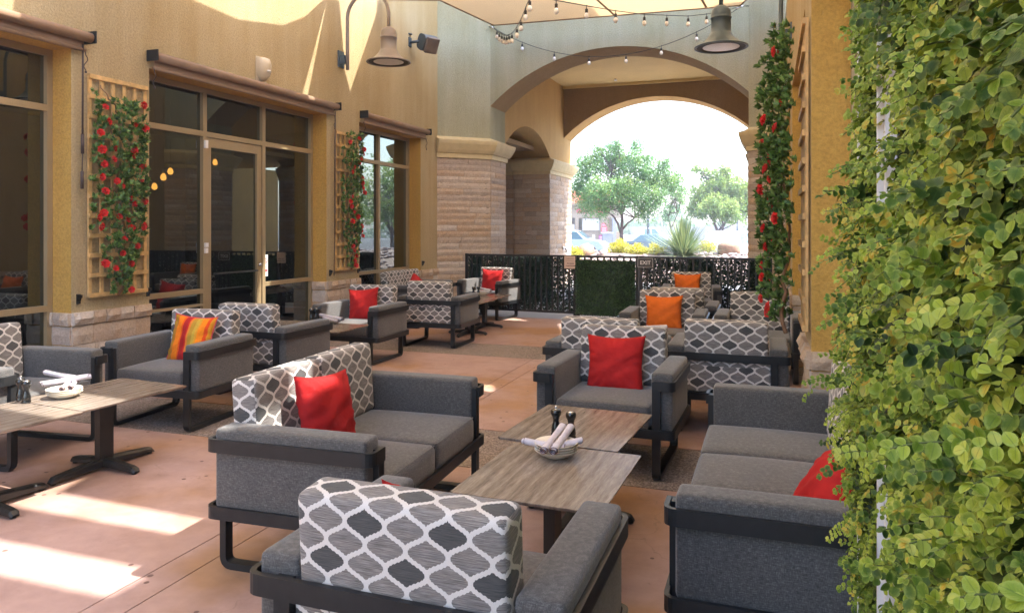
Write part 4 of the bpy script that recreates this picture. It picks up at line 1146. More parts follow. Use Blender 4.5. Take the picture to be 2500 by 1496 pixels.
wall_lamp('taupe gooseneck lamp with a bell shade on the left wall', 'L', 9.43, 4.07, M['lampmetal'])
wall_lamp('blue grey gooseneck lamp with a bell shade on the right wall', 'R', 9.25, 3.87, M['lampgrey'])
# speaker
Y, Z = on_x(1000, 104, WX)
o = empty('loudspeaker', 'grey loudspeaker on the left wall beside the taupe lamp', 'speaker', (WX, Y, Z))
R = Matrix.Translation((.33, .06, -.03)) @ Matrix.Rotation(radians(-32), 4, 'Z') @ Matrix.Rotation(radians(28), 4, 'Y')
mb = MB(); poly_prism(mb, [(p.x, p.y) for p in rounded([(-.16, -.13, 0), (.10, -.145, 0), (.10, .145, 0), (-.16, .13, 0)], .10, 5, closed=True)], -.13, .13, axis='y')
mb.v = [tuple(R @ Vector(p)) for p in mb.v]; fix_normals(mb.build('cabinet', M['speaker'], o))
mb = MB(); mb.rbox(.135, 0, 0, .035, .125, .14, .025); mb.v = [tuple(R @ Vector(p)) for p in mb.v]; mb.build('grille', M['grill'], o, weld=True)
mb = MB(); mb.box(0, .02, -.05, .05, -.08, .08); mb.tube([(.02, 0, 0), (.12, .0, .0), (.19, .03, .02)], .025, 8); mb.lathe([(0, .135), (.05, .135), (.05, .15), (0, .152)], 16); mb.build('bracket', M['speaker'], o)
# siren
Y, Z = on_x(637, 170, WX)
o = empty('alarm_horn', 'cream rounded alarm horn on the wall above the long blind', 'alarm horn', (WX, Y, Z))
mb = MB(); vs = []; nn = 16
for t, wd, dp in ((0, .085, .01), (.04, .088, .10), (.3, .092, .125), (.6, .085, .12), (.82, .066, .10), (.95, .04, .07), (1, .012, .03)):
    for i in range(nn + 1):
        a = pi * i / nn; vs.append((dp * sin(a) ** .5, -wd * 1.12 * cos(a), .14 - t * .29))
fs = [(j * (nn + 1) + i, j * (nn + 1) + i + 1, (j + 1) * (nn + 1) + i + 1, (j + 1) * (nn + 1) + i) for j in range(6) for i in range(nn)] + [tuple(range(nn + 1))]
mb.add(vs, fs, smooth=True); fix_normals(mb.build('housing', M['cream'], o))
mb = MB(); mb.lathe([(0, 0), (.035, 0), (.03, .02), (0, .02)], 16, (.11, 0, -.04)); mb.build('horn_mouth', M['lens'], o)
mb = MB(); mb.box(0, .006, -.10, .10, -.16, .15); mb.build('back_plate', M['cream'], o)

# --- interior pendants seen through the glass
for i, (x, y, q) in enumerate(((399, 432, 1.0), (416, 418, 1.0), (377, 455, .9), (525, 396, .9))):
    X = -8.2 - i * .25; Y, Z = on_x(x, y, X)
    o = empty('pendant_bulb', ['lit pendant bulb inside behind the glass, brightest of the left bay', 'lit pendant bulb inside, highest of the left bay', 'lit pendant bulb inside, lowest and leftmost', 'lit pendant bulb inside behind the door glass'][i], 'pendant light', (X, Y, Z), 0, 'lit pendant bulbs inside the building')
    mb = MB(); mb.lathe([(0, -.055), (.03, -.045), (.042, -.015), (.035, .02), (.018, .05), (0, .055)], 16); mb.build('bulb', M['warm'], o)
    mb = MB(); mb.lathe([(.02, .05), (.02, .10), (0, .105)], 12); mb.tube([(0, 0, .1), (0, 0, max(.2, 3.48 - Z))], .005, 6); mb.build('cord', M['black'], o)

# --- trellises
def trellis(label, X, y0, y1, z0, z1, face, nv=6, nh=12):
    o = empty('wooden_trellis', label, 'trellis', (X, (y0 + y1) / 2, z0), 0, 'cedar trellises on the walls')
    h = (y1 - y0) / 2; H = z1 - z0; f = face
    def xb(a, b): return sorted((f * a, f * b))
    for i in range(nv):
        y = -h + .018 + (2 * h - .036) * i / (nv - 1); a, b = xb(.012, .030); mb = MB(); mb.box(a, b, y - .017, y + .017, 0, H); mb.build('upright_slat', M['wood'], o)
    for i in range(nh):
        z = .02 + (H - .04) * i / (nh - 1); a, b = xb(.031, .049); mb = MB(); mb.box(a, b, -h, h, z - .02, z + .02); mb.build('cross_slat', M['wood'], o)
    return o
tr1 = trellis('cedar trellis on the left wall between the first window and the door', WX, 5.145, 5.82, .95, 3.02, 1)
tr2 = trellis('cedar trellis on the left wall beside the third window', WX, 9.26, 9.89, .97, 3.0, 1)
tr3 = trellis('cedar trellis on the right column, seen edge on', RX, 5.10, 5.80, .93, 2.95, -1)

def flower_mesh():
    mb = MB()
    for ring, (n, R, tilt, sz, z) in enumerate(((7, .020, 62, .038, 0), (6, .013, 42, .032, .006), (4, .006, 22, .024, .010))):
        for i in range(n):
            a = 2 * pi * i / n + ring * .5 + random.uniform(-.15, .15)
            Rm = Matrix.Rotation(a, 4, 'Z') @ Matrix.Translation((R * .4, 0, z)) @ Matrix.Rotation(radians(tilt + random.uniform(-8, 8)), 4, 'Y')
            vs = []
            for u in range(4):
                for v in range(5):
                    t = u / 3; s = v / 4 * 2 - 1; wd = sz * .62 * sin(pi * min(.93, .12 + t * .8)) ** .7
                    vs.append(Rm @ Vector((-.010 * (s * s) * (1 if True else 1) + .008 * t * t * (1 + .5 * sin(7 * s)), s * wd, t * sz)))
            mb.add(vs, [(u * 5 + v, u * 5 + v + 1, (u + 1) * 5 + v + 1, (u + 1) * 5 + v) for u in range(3) for v in range(4)], smooth=True)
    me = bpy.data.meshes.new('flower'); me.from_pydata(mb.v, [], mb.f); me.materials.append(M['rose']); me.polygons.foreach_set('use_smooth', [True] * len(mb.f)); return me
FLOW = [flower_mesh() for _ in range(3)]
def rose_plant(label, X, face, yc, z0, z1, half, flowers, seed, outline, depth=.17, nclump=150, prongs=(), stems=None):
    o = empty('climbing_rose', label, 'climbing rose', (X, yc, z0), 0, 'climbing roses on the trellises')
    r = random.Random(seed); base = Vector((X, yc, z0)); H = z1 - z0
    P = []; D = []; U = []; Sz = []; Rn = []
    def clump(x, y, z, s=1.0):
        ax = Vector((face * r.uniform(.3, .9), r.uniform(-.7, .7), r.uniform(.0, 1.1))).normalized(); m = r.randint(7, 11); sh = r.uniform(-.15, .15)
        for q in range(m):
            ph = 2 * pi * q / m * 1.6; t1 = ax.orthogonal().normalized(); t2 = ax.cross(t1)
            sp = r.uniform(.5, 1.1); d = (ax + (t1 * cos(ph) + t2 * sin(ph)) * sp).normalized()
            P.append((x + ax.x * .02 * q / m * s, y, z + .02 * q / m)); D.append(tuple(d)); U.append(tuple(ax)); Sz.append(r.uniform(.036, .056) * s); Rn.append(min(1, max(0, .45 + sh + r.uniform(-.3, .35))))
    for i in range(nclump):
        for _ in range(30):
            z = r.uniform(0, H); y = r.uniform(-half, half); a, b = outline(z / H)
            if a <= y / half <= b: break
        else: continue
        e = min(y / half - a, b - y / half); dd = depth * (.35 + .65 * min(1, e * 2.2)) * r.uniform(.35, 1)
        clump(face * (.05 + dd), y, z)
    for pr in prongs:
        for i in range(len(pr) - 1):
            for k in range(7):
                t = r.random(); y = pr[i][0] * (1 - t) + pr[i + 1][0] * t; z = pr[i][1] * (1 - t) + pr[i + 1][1] * t
                clump(face * r.uniform(.06, .11), y + r.uniform(-.018, .018), z, .75)
    fo = scatter('foliage', 'lance', P, D, U, Sz, Rn, M['roseleaf'], o)
    mb = MB()
    for pr in (stems or [[(0, 0), (-.03, H * .3), (.05, H * .5), (-.04, H * .7), (-.08, H * .86), (-.05, H * .95)]]):
        pts = []
        for i in range(len(pr) - 1):
            for k in range(5):
                t = k / 5; pts.append((face * (depth * .55 + .03 * sin(i * 2 + t * 4)), pr[i][0] * (1 - t) + pr[i + 1][0] * t + .012 * sin(i * 3 + t * 5), pr[i][1] * (1 - t) + pr[i + 1][1] * t))
        mb.tube(pts, [.014 - .009 * i / len(pts) for i in range(len(pts))], 7)
    mb.build('stem', M['vinestem'], o)
    for i, (y, z, dx) in enumerate(flowers):
        f = bpy.data.objects.new('flower', FLOW[i % 3]); C.objects.link(f); f.parent = o
        f.location = (face * dx, y - yc, z - z0)
        n = Vector((face * 1.0, r.uniform(-.7, .3), r.uniform(-.25, .5))).normalized(); f.rotation_euler = n.to_track_quat('Z', 'Y').to_euler(); s = r.uniform(.66, 1.0); f.scale = (s, s, s)
    return o
F1 = [(690, 722), (712, 818), (888, 832), (945, 708), (957, 866), (658, 893), (668, 1002), (757, 998), (882, 1010), (879, 1058), (745, 1070), (683, 1100), (945, 1118), (920, 1135), (665, 1188), (930, 1205), (798, 1250), (768, 1215), (690, 1285), (857, 1332), (885, 1370), (952, 1350), (680, 1430), (645, 1460), (782, 1455), (850, 1470), (660, 1519), (865, 1529), (943, 1517), (903, 1649), (805, 1699), (690, 1769), (760, 1799), (863, 1769), (865, 1942), (820, 1604)]
fl = []
for x, y in F1:
    a, b = on_x(x / 2.748, y / 2.748, WX + .16); fl.append((a, b, .19))
def out1(t):
    if t > .90: return (.3, .2)
    w = min(1, .28 + t * 2.2); c = -.02 - .02 * sin(t * 6); w = min(1.08, w * 1.12); 
    if t > .80: w *= .75
    return (c - w * .82, c + w * .86)
rose_plant('climbing red roses left of the door, fullest on the left wall', WX, 1, 5.43, .95, 3.0, .34, fl, 5, out1, nclump=520,
           prongs=[[(-.20, 1.6), (-.24, 1.75), (-.27, 1.9)], [(.24, 1.45), (.27, 1.65), (.32, 1.82)]], stems=[[(-.02, 0), (.06, .3), (.10, .6), (-.06, 1.0), (-.02, 1.35), (-.08, 1.62), (-.02, 1.75), (-.17, 1.88), (-.19, 2.0)]])
r2 = random.Random(4)
def out2(t):
    w = min(1, .30 + t * 2.0); return (-w * .8, w * .75)
fl = []
for i in range(27):
    t = (i + .5) / 27; a, b = out2(t * .95); y = 9.575 + .31 * r2.uniform(a, b); fl.append((y, 1.0 + 1.95 * t, .2))
rose_plant('climbing red roses on the trellis beside the third window', WX, 1, 9.575, .97, 2.98, .34, fl, 6, out2, nclump=430, stems=[[(0, 0), (.05, .4), (-.06, .8), (.07, 1.3), (-.05, 1.7), (.1, 1.95)]])
fl = []
for i in range(30):
    t = (i + .5) / 30; z = .96 + 2.0 * t; fl.append((5.42 + r2.uniform(-.28, .34), z, r2.uniform(.20, .30) * (1 if t < .75 else .7)))
def out3(t):
    w = min(1, .30 + t * 2.6) * (1 if t < .8 else .55); return (-w * .85, w)
rose_plant('climbing red roses on the right column, seen edge on', RX, -1, 5.45, .93, 3.0, .36, fl, 9, out3, depth=.26, nclump=640, stems=[[(-.1, -.05), (-.05, .3), (.08, .6), (0, .9), (-.1, 1.2)]])

# --- ivy panels
GAPS = [(2.04, 2.24), (1.60, 1.78), (.68, .86)]
def ivy_panel(label, y0, y1, z0, z1, xf, ns, seed, depth=.13, szr=(.026, .048), strays=0, prof=lambda z: 1.0):
    r = random.Random(seed); o = empty('ivy_panel', label, 'ivy panel', (xf, (y0 + y1) / 2, 0), 0, 'white framed panels of variegated ivy')
    yc = (y0 + y1) / 2; h = (y1 - y0) / 2
    mb = MB()
    for s in (-1, 1): mb.box(-.075, -.050, s * h - (.012 if s > 0 else .0), s * h + (.012 if s < 0 else 0.0), z0, z1 + .02)
    for zz in (z0, z1): mb.box(-.02, .028, -h + .013, h - .013, zz, zz + .03)
    mb.build('frame', M['white'], o)
    k = int((z1 - z0) / .20); 
    mb = MB()
    for i in range(1, k): mb.box(.0, .008, -h + .013, h - .013, z0 + i * .2 - .012, z0 + i * .2 + .012)
    m = int(2 * h / .2)
    for i in range(1, m): mb.box(.009, .017, -h + i * .2 - .012, -h + i * .2 + .012, z0 + .03, z1)
    mb.build('lattice', M['white'], o)
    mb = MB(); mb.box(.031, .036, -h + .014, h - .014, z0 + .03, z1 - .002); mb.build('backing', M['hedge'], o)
    P = []; D = []; U = []; Sz = []; Rn = []; stems = MB()
    for q in range(int(h * 2 * (z1 - z0) * 3600)):               # inner leaves at the lattice, coloured dark to stand in for gap shade
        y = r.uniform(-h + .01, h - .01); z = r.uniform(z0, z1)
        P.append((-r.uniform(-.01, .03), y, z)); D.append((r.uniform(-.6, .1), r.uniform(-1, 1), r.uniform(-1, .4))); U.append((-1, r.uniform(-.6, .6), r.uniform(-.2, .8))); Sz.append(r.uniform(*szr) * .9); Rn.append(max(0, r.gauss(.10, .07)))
    def sprig(y, z, d0, L, big, tone, scale=1.0):
        d = Vector(d0).normalized(); p = Vector((-.01, y, z)); step = .0165 * (big / .028) ** .8; n = max(3, int(L / step)); path = [p.copy()]
        curl = r.uniform(.07, .17); sw = r.uniform(-.03, .03)
        for i in range(n):
            t = i / n
            d = (d + Vector((.035, sw, -curl))).normalized(); p = p + d * step
            if p.x > -.004: p.x = -.004
            path.append(p.copy())
            if i < 1: continue
            T = (path[-1] - path[-2]).normalized(); N = Vector((-1, -.45, .35)); N = (N - T * N.dot(T)).normalized(); Sd = T.cross(N)
            roll = .35 * sin(i * 1.9 + y * 40)
            for sd in (-1, 1):
                if r.random() < .04: continue
                dd = (Sd * sd * .92 + T * r.uniform(.15, .55) + N * r.uniform(-.35, .35) + Vector((r.gauss(0, .12), r.gauss(0, .12), r.gauss(0, .12)))).normalized()
                uu = N + Sd * (roll + r.gauss(0, .22)) + T * r.gauss(-.15, .25)
                sz = big * (1 - .45 * t) * r.uniform(.8, 1.15)
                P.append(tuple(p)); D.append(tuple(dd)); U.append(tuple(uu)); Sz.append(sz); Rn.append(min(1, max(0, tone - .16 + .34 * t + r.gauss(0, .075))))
        # tip leaf
        P.append(tuple(p)); D.append(tuple(T)); U.append(tuple(N)); Sz.append(big * .5); Rn.append(min(1, tone + .25))
        if r.random() < .6: stems.tube(path, .0013, 4, caps=False)
    ncl = int(2 * h * (z1 - z0) * ns)
    for c in range(ncl):
        cy = r.uniform(-h + .01, h - .01); cz = r.uniform(z0 + .05, z1 + .05); tone = r.gauss(.49, .21); k = r.uniform(.35, 1.05) ; big = r.uniform(*szr)
        if any(a < cz < b + .14 for a, b in GAPS) and ((h > .5 and cy > h - .30) or (h < .5 and cy < -h + .12)) and r.random() < .9: continue
        if r.random() < .06: big *= 1.35
        pz = prof(cz)
        for q in range(r.randint(6, 10)):
            a = r.uniform(-.2, 2 * pi)
            d0 = (-r.uniform(.5, 1.3), cos(a) * .9, sin(a) * .8 + .1)
            sprig(cy + .02 * cos(a), cz + .02 * sin(a), d0, depth * k * pz * r.uniform(.8, 1.7), big * r.uniform(.85, 1.1), tone)
    for c in range(strays):
        cz = r.uniform(z0 + .1, z1); pz = prof(cz)
        sprig(h - .02, cz, (-.8, r.uniform(.2, 1.0), r.uniform(-.3, .5)), r.uniform(.06, .15) * pz, r.uniform(*szr), r.gauss(.55, .12))
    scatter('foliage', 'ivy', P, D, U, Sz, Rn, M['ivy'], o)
    stems.build('vine_stem', M['ivystem'], o)
    return o
ivy_panel('tall white framed ivy panel nearest us, filling the right edge', .55, 1.955, .0, 2.75, .335, 390, 3, depth=.125, szr=(.020, .033))
ivy_panel('second white framed ivy panel, just beyond the nearest one', 2.0, 2.44, .0, 2.75, .325, 520, 4, depth=.130, szr=(.018, .027), strays=190, prof=lambda z: .60 + .62 * math.exp(-((z - 1.25) / .62) ** 2))

# =================================================================== FENCE, GATE, SIGNS
FA = Vector((-5.28, 12.60)); FB = Vector((.02, 12.20))
def fpt(t): return FA + (FB - FA) * t
FL = (FB - FA).length; fang = atan2(FB.y - FA.y, FB.x - FA.x)
def fx(px_):     # fence parameter (m along fence) for an image column
    t = (px_ - 1250) / 1800; d = (FB - FA) / FL
    # (FA + d s) on ray: X c + Y s = t (Y c - X s)
    A = d.x * (TC + t * TS) + d.y * (TS - t * TC); B = FA.x * (TC + t * TS) + FA.y * (TS - t * TC)
    return -B / A
def fence(label, s0, s1, ztop=1.115, screen=True, gate=False, name='metal_fence'):
    c = fpt(s0 / FL); o = empty(name, label, 'gate' if gate else 'fence', (c.x, c.y, 0), fang, None if gate else 'black railing panels')
    L = s1 - s0; zb = .10 if not gate else .09
    mb = MB(); mb.box(0, L, -.022, .022, ztop - .035, ztop); mb.build('top_rail', M['black'], o)
    mb = MB(); mb.box(0, L, -.018, .018, zb, zb + .035); mb.build('bottom_rail', M['black'], o)
    for x in (0, L):
        mb = MB(); mb.box(x - .024, x + .024, -.024, .024, 0, ztop + .006); mb.build('post', M['black'], o)
    n = max(2, int(L / .105))
    for i in range(1, n):
        x = L * i / n; mb = MB(); mb.box(x - .014, x + .014, -.010, .010, zb + .035, ztop - .035); mb.build('picket', M['black'], o)
    return o
sg0, sg1 = fx(1408), fx(1556)
f1 = fence('black metal railing left of the hedge covered gate', 0, sg0 - .03)
f2 = fence('black metal railing right of the hedge covered gate', sg1 + .06, FL)
gt = fence('gate covered by a boxwood hedge panel', sg0 + .03, sg1, gate=True, name='metal_gate')
def leafscreen(label, s0, s1, z0, z1, dens, tmpl='quad', mat='screenleaf', off=-.02, thick=.03, size=(.03, .05), name='leaf_screen', clear=()):
    c = fpt(s0 / FL); o = empty(name, label, 'hedge panel', (c.x, c.y, z0), fang)
    L = s1 - s0; H = z1 - z0; n = int(L * H * dens); xs = RNG.uniform(0, L, n); zs = RNG.uniform(0, H, n); keep = np.ones(n, bool)
    for a, b, c0, c1, p in clear:
        keep &= ~((xs > a - s0) & (xs < b - s0) & (zs > c0 - z0) & (zs < c1 - z0) & (RNG.random(n) < p))
    xs, zs = xs[keep], zs[keep]; n = len(xs)
    P = np.stack([xs, off - RNG.random(n) * thick, zs], 1); D = rnd_dirs(n, (0, 0, -.5)); U = rnd_dirs(n) * .7 + np.array((0, -1, .3))
    scatter('foliage', tmpl, P, D, U, RNG.uniform(size[0], size[1], n), RNG.random(n), M[mat], o)
    return o
leafscreen('dark artificial leaf screen tied behind the left railing', .03, sg0 - .05, .13, 1.08, 15000, 'dia', off=.06, thick=.035, clear=[(fx(1345), sg0, .1, 1.1, .62), (.1, fx(1345), .1, .30, .55), (.3, 1.2, .9, 1.1, .45)])
leafscreen('dark artificial leaf screen tied behind the right railing', sg1 + .08, FL - .03, .13, 1.08, 15000, 'dia', off=.06, thick=.035, clear=[(sg1, fx(1680), .1, 1.1, .50), (fx(1740), fx(1835), .1, 1.1, .52)])
hp = leafscreen('dense dark green boxwood panel hanging on the gate', sg0 + .0, sg1 - .02, .105, 1.045, 9000, 'dia', 'hedge', off=-.03, thick=.045, size=(.022, .036), name='boxwood_panel')
mb = MB(); mb.box(.01, sg1 - sg0 - .03, -.03, -.022, .0, .93); mb.build('backing_mat', M['hedge'], hp)
# signs
def board(name, label, s, z0, z1, wd, mat, back=-.04):
    c = fpt(s / FL); o = empty(name, label, 'sign', (c.x, c.y, (z0 + z1) / 2), fang)
    mb = MB(); mb.box(-wd / 2, wd / 2, back - .004, back, -(z1 - z0) / 2, (z1 - z0) / 2); mb.build('board', mat, o); return o
o = board('exit_sign', 'charcoal sign with EXIT in white letters, right of the gate', fx(1577), .93, 1.09, .265, M['signdark'])
mb = MB()
P = rounded([(-.126, -.0455, -.074), (.126, -.0455, -.074), (.126, -.0455, .074), (-.126, -.0455, .074)], .012, 3, closed=True)
mb.sweep(P, .0022, .001, (0, 1, 0), closed=True); mb.build('border', M['signwhite'], o)
text_mesh('lettering', 'EXIT', .088, M['signwhite'], o, (0, -.0455, 0), (pi / 2, 0, 0), bold=.0012)
o = board('notice_sign', 'aged pink notice left of the gate, partly under the hedge panel', fx(1393), .885, 1.105, .20, M['signpink'])
text_mesh('lettering', 'No Alcohol', .026, M['signink'], o, (.012, -.0455, -.02), (pi / 2, 0, 0), bold=.0008)
text_mesh('lettering', 'Beyond This Point', .0225, M['signink'], o, (.012, -.0455, -.062), (pi / 2, 0, 0), bold=.0008)
mb = MB(); mb.box(-.06, .07, -.0448, -.0442, .058, .062); mb.box(-.07, .07, -.0448, -.0442, .022, .025); mb.build('rule_lines', M['signink'], o)

# =================================================================== STRING LIGHTS
def catenary(a, b, sag, n=24):
    a = Vector(a); b = Vector(b); return [a.lerp(b, t / n) - Vector((0, 0, sag * 4 * (t / n) * (1 - t / n))) for t in range(n + 1)]
def bulb_string(label, path, where, drop=.075):
    o = empty('string_lights', label, 'string lights', tuple(path[0]), 0, 'strings of clear bulbs across the patio')
    b0 = Vector(path[0]); mb = MB(); mb.tube([p - b0 for p in path], .006, 6); mb.build('cable', M['black'], o)
    # bulbs at arc lengths
    acc = [0]
    for i in range(1, len(path)): acc.append(acc[-1] + (path[i] - path[i - 1]).length)
    first = None
    for s in where:
        for i in range(1, len(path)):
            if acc[i] >= s: break
        p = path[i - 1].lerp(path[i], (s - acc[i - 1]) / max(1e-6, acc[i] - acc[i - 1])) - b0
        if first is None:
            mb = MB(); mb.lathe([(0, -.165), (.018, -.160), (.030, -.140), (.032, -.122), (.024, -.100), (.016, -.088), (.0, -.086)], 14); bl = mb.build('bulb', M['bulbglass'], o)
            mb = MB(); mb.lathe([(.016, -.092), (.019, -.088), (.020, -.045), (.014, -.038), (.006, -.034), (.005, .0), (.009, .008), (0, .012)], 10); sk = mb.build('socket', M['black'], bl); first = bl
        else:
            bl = first.copy(); C.objects.link(bl); bl.parent = o
            for ch in first.children: c2 = ch.copy(); C.objects.link(c2); c2.parent = bl
        bl.location = p
    return o
LH = Vector((LJ + .03, Y1 - .04, 5.53)); RH = Vector(at_zc(1812, 15, 12.7))
pA = catenary(LH, RH, .72, 30)
bulb_string('string of bulbs sagging low across the front of the arch', pA, [.75, 1.45, 2.15, 2.85, 3.5, 4.15])
# strand from the right hook running back toward us
pts = [(1812, 15, 12.7), (1760, 30, 12.2), (1725, 35, 11.85), (1680, 40, 11.4), (1628, 38, 11.0), (1573, 36, 10.5), (1503, 27, 9.9), (1432, 15, 9.3), (1358, 2, 8.7), (1270, -22, 8.1), (1150, -70, 7.4)]
pC = [Vector(at_zc(*p)) for p in pts]
acc = [0]
for i in range(1, len(pC)): acc.append(acc[-1] + (pC[i] - pC[i - 1]).length)
bulb_string('string of bulbs running from above the right lamp back over the patio', pC, acc[2:9])
pts = [(1203, 65, 13.9), (1215, 78, 13.5), (1240, 88, 12.6), (1252, 80, 11.6), (1262, 66, 10.8), (1272, 48, 10.2), (1285, 15, 9.4), (1297, -12, 8.9), (1310, -45, 8.4), (1330, -110, 7.7)]
pB = [Vector(at_zc(*p)) for p in pts]
acc = [0]
for i in range(1, len(pB)): acc.append(acc[-1] + (pB[i] - pB[i - 1]).length)
bulb_string('string of bulbs rising steeply from the left hook toward us', pB, [acc[3] * .93, acc[4], acc[5], acc[6] - .1, acc[7] - .15])
pts = [(1205, 68, 13.8), (1213, 74, 13.6), (1219, 80, 13.5), (1225, 84, 13.4), (1231, 87, 13.3), (1237, 87, 13.2), (1243, 85, 13.1)]
pD = [Vector(at_zc(*p)) for p in pts]
acc = [0]
for i in range(1, len(pD)): acc.append(acc[-1] + (pD[i] - pD[i - 1]).length)
bulb_string('short bunched loop of bulbs hanging at the left corner hook', pD, acc[1:])
mb = MB(); mb.tube([LH + Vector((-.05, .03, .02)), LH + Vector((.02, -.03, 0)), LH + Vector((.09, -.05, -.05))], .014, 8); tag(mb.build('wall_hook', M['chrome']), 'metal eye hook holding the strings at the left corner of the arch', 'hook')
mb = MB(); mb.tube([RH + Vector((.1, .12, .02)), RH + Vector((.02, .0, 0)), RH + Vector((-.1, -.05, -.05))], .016, 8); tag(mb.build('wall_hook', M['chrome']), 'metal turnbuckle hook holding the strings at the right corner of the arch', 'hook')

# =================================================================== OUTSIDE, beyond the gateway
# planted berm
mb = MB(); nx, ny = 90, 40; xs = [-26 + 52 * i / nx for i in range(nx + 1)]; ysb = [21.4 + 18 * j / ny for j in range(ny + 1)]
def berm(x, y):
    t = (y - 21.4) / 18
    z = .70 * min(1, t / .16) ** .8 if t < .3 else .70 * max(0, 1 - (t - .3) / .6) ** 1.3
    return z + .05 * sin(x * 1.3 + 1) * min(1, t * 6) + .03 * sin(x * 3.1 + y * 2) * min(1, t * 6) - (.33 if t > .9 else 0)
for j, y in enumerate(ysb):
    for i, x in enumerate(xs): mb.v.append((x, y, berm(x, y))); mb.rnd.append(.5)
for j in range(ny):
    for i in range(nx): mb.f.append([j * (nx + 1) + i, j * (nx + 1) + i + 1, (j + 1) * (nx + 1) + i + 1, (j + 1) * (nx + 1) + i]); mb.sm.append(True); mb.uv.append([(0, 0)] * 4)
M['gravel'] = simple('decomposed_granite', c4(.26, .20, .175), .9, var=.25, vs=6, bump=.5, bs=40)
M['rock'] = simple('river_rock', c4(.30, .24, .235), .8, var=.45, vs=2.2, bump=.3, bs=25)
M['boulder'] = simple('sandstone_boulder', c4(.30, .19, .13), .85, var=.25, vs=3, bump=.5, bs=14, bd=.03)
tag(mb.build('planted_berm', M['gravel']), kind='structure')
def rock(mb, c, s, r):
    k = [r.uniform(.75, 1.25) for _ in range(3)]; bmq = bmesh.new(); bmesh.ops.create_icosphere(bmq, subdivisions=2, radius=1)
    ph = [r.uniform(0, 6) for _ in range(4)]
    vs = []
    for v in bmq.verts:
        p = v.co; f = 1 + .16 * sin(3 * p.x + ph[0]) + .14 * sin(4 * p.y + ph[1]) + .12 * sin(5 * p.z + ph[2]) + .05 * sin(11 * p.x + 9 * p.y + ph[3])
        vs.append((c[0] + p.x * s * k[0] * f, c[1] + p.y * s * k[1] * f, c[2] + p.z * s * .62 * f))
    fs = [tuple(v.index for v in f.verts) for f in bmq.faces]; bmq.free(); mb.add(vs, fs, smooth=True)
r = random.Random(31); mb = MB()
for i in range(420):
    x, y = r.uniform(-6, 5), 22.2 + r.random() ** 1.5 * 4.2; rock(mb, (x, y, berm(x, y) + .01), r.uniform(.05, .14), r)
tag(mb.build('river_rocks', M['rock']), 'pale river rocks scattered on the planted berm beyond the fence', 'rocks', kind='stuff')
for px_, py_, zc, s, lab in ((1781, 611, 25, .46, 'large rounded tan boulder at the right below the white car'), (1425, 614, 25, .40, 'pinkish boulder on the left of the berm below the pale blue car'), (1398, 629, 24.2, .22, 'small boulder against the left pillar at the fence top'), (1473, 626, 24.5, .16, 'small pale boulder left of the yellow bushes')):
    x, y, z = at_zc(px_, py_, zc); mb = MB(); rock(mb, (0, 0, 0), s, r); b = mb.build('boulder', M['boulder']); b.location = (x, y, z); tag(b, lab, 'boulder', 'boulders on the berm')
def bush(name, label, cat, px_, py_, zc, rad, n, mat, group, sz=(.06, .11), flat=.7, tmpl='lance'):
    x, y, z = at_zc(px_, py_, zc); o = empty(name, label, cat, (x, y, z), 0, group)
    P = rnd_dirs(n); R_ = RNG.random(n) ** .45; lump = 1 + .25 * np.sin(P[:, 0] * 5 + px_) * np.cos(P[:, 2] * 4)
    pos = P * (R_ * lump)[:, None] * np.array((rad, rad, rad * flat)) + np.array((0, 0, rad * flat * .7))
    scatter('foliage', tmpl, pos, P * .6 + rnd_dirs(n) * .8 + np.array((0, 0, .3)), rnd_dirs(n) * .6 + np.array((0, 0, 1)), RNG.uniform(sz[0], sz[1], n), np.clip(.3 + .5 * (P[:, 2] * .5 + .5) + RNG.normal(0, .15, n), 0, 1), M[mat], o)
    mb = MB()
    for i in range(7):
        a = i * .9; mb.tube([(0, 0, -.1), (rad * .3 * cos(a), rad * .3 * sin(a), rad * flat * .6), (rad * .6 * cos(a), rad * .6 * sin(a), rad * flat)], [.02, .012, .005], 6)
    mb.build('stem', M['bark'], o)
    return o
GB = 'yellow green bushes on the berm'
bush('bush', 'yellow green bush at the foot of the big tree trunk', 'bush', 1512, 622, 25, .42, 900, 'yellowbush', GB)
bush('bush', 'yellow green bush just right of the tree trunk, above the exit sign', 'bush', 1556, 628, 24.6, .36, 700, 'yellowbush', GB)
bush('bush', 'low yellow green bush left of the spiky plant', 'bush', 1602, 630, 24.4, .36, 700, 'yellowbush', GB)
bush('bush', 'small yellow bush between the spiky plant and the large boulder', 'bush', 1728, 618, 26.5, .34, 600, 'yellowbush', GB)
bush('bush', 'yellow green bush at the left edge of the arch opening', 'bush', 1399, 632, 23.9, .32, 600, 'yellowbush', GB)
# spiky plant
x, y, z = at_zc(1668, 631, 24); o = empty('spiky_plant', 'large spiky green plant with long narrow blades on the berm', 'plant', (x, y, z))
r = random.Random(5); mb = MB(); rn = []
P = []
for i in range(640):
    a = r.uniform(0, 2 * pi); el = radians(r.uniform(2, 88)); L = r.uniform(1.1, 1.6); dr = r.uniform(.02, .30) * cos(el) + .03; w_ = r.uniform(.014, .028)
    vs = []; d = Vector((cos(a) * cos(el), sin(a) * cos(el), sin(el))); sd = Vector((-sin(a), cos(a), 0))
    for k in range(6):
        t = k / 5; p = d * L * t + Vector((0, 0, -dr * t * t * L)); ww = w_ * (1 - t) ** .6 * (1 if t > .05 else .8)
        vs += [p - sd * ww + Vector((0, 0, .004)), p + sd * ww]
    mb.add(vs, [(k * 2, k * 2 + 1, k * 2 + 3, k * 2 + 2) for k in range(5)], smooth=True, rnd=min(1, max(0, r.gauss(.5, .22))))
mb.build('blades', M['agave'], o, rnd=True)
mb = MB(); rock(mb, (0, 0, 0), .16, r); mb.build('crown_base', M['bark'], o)

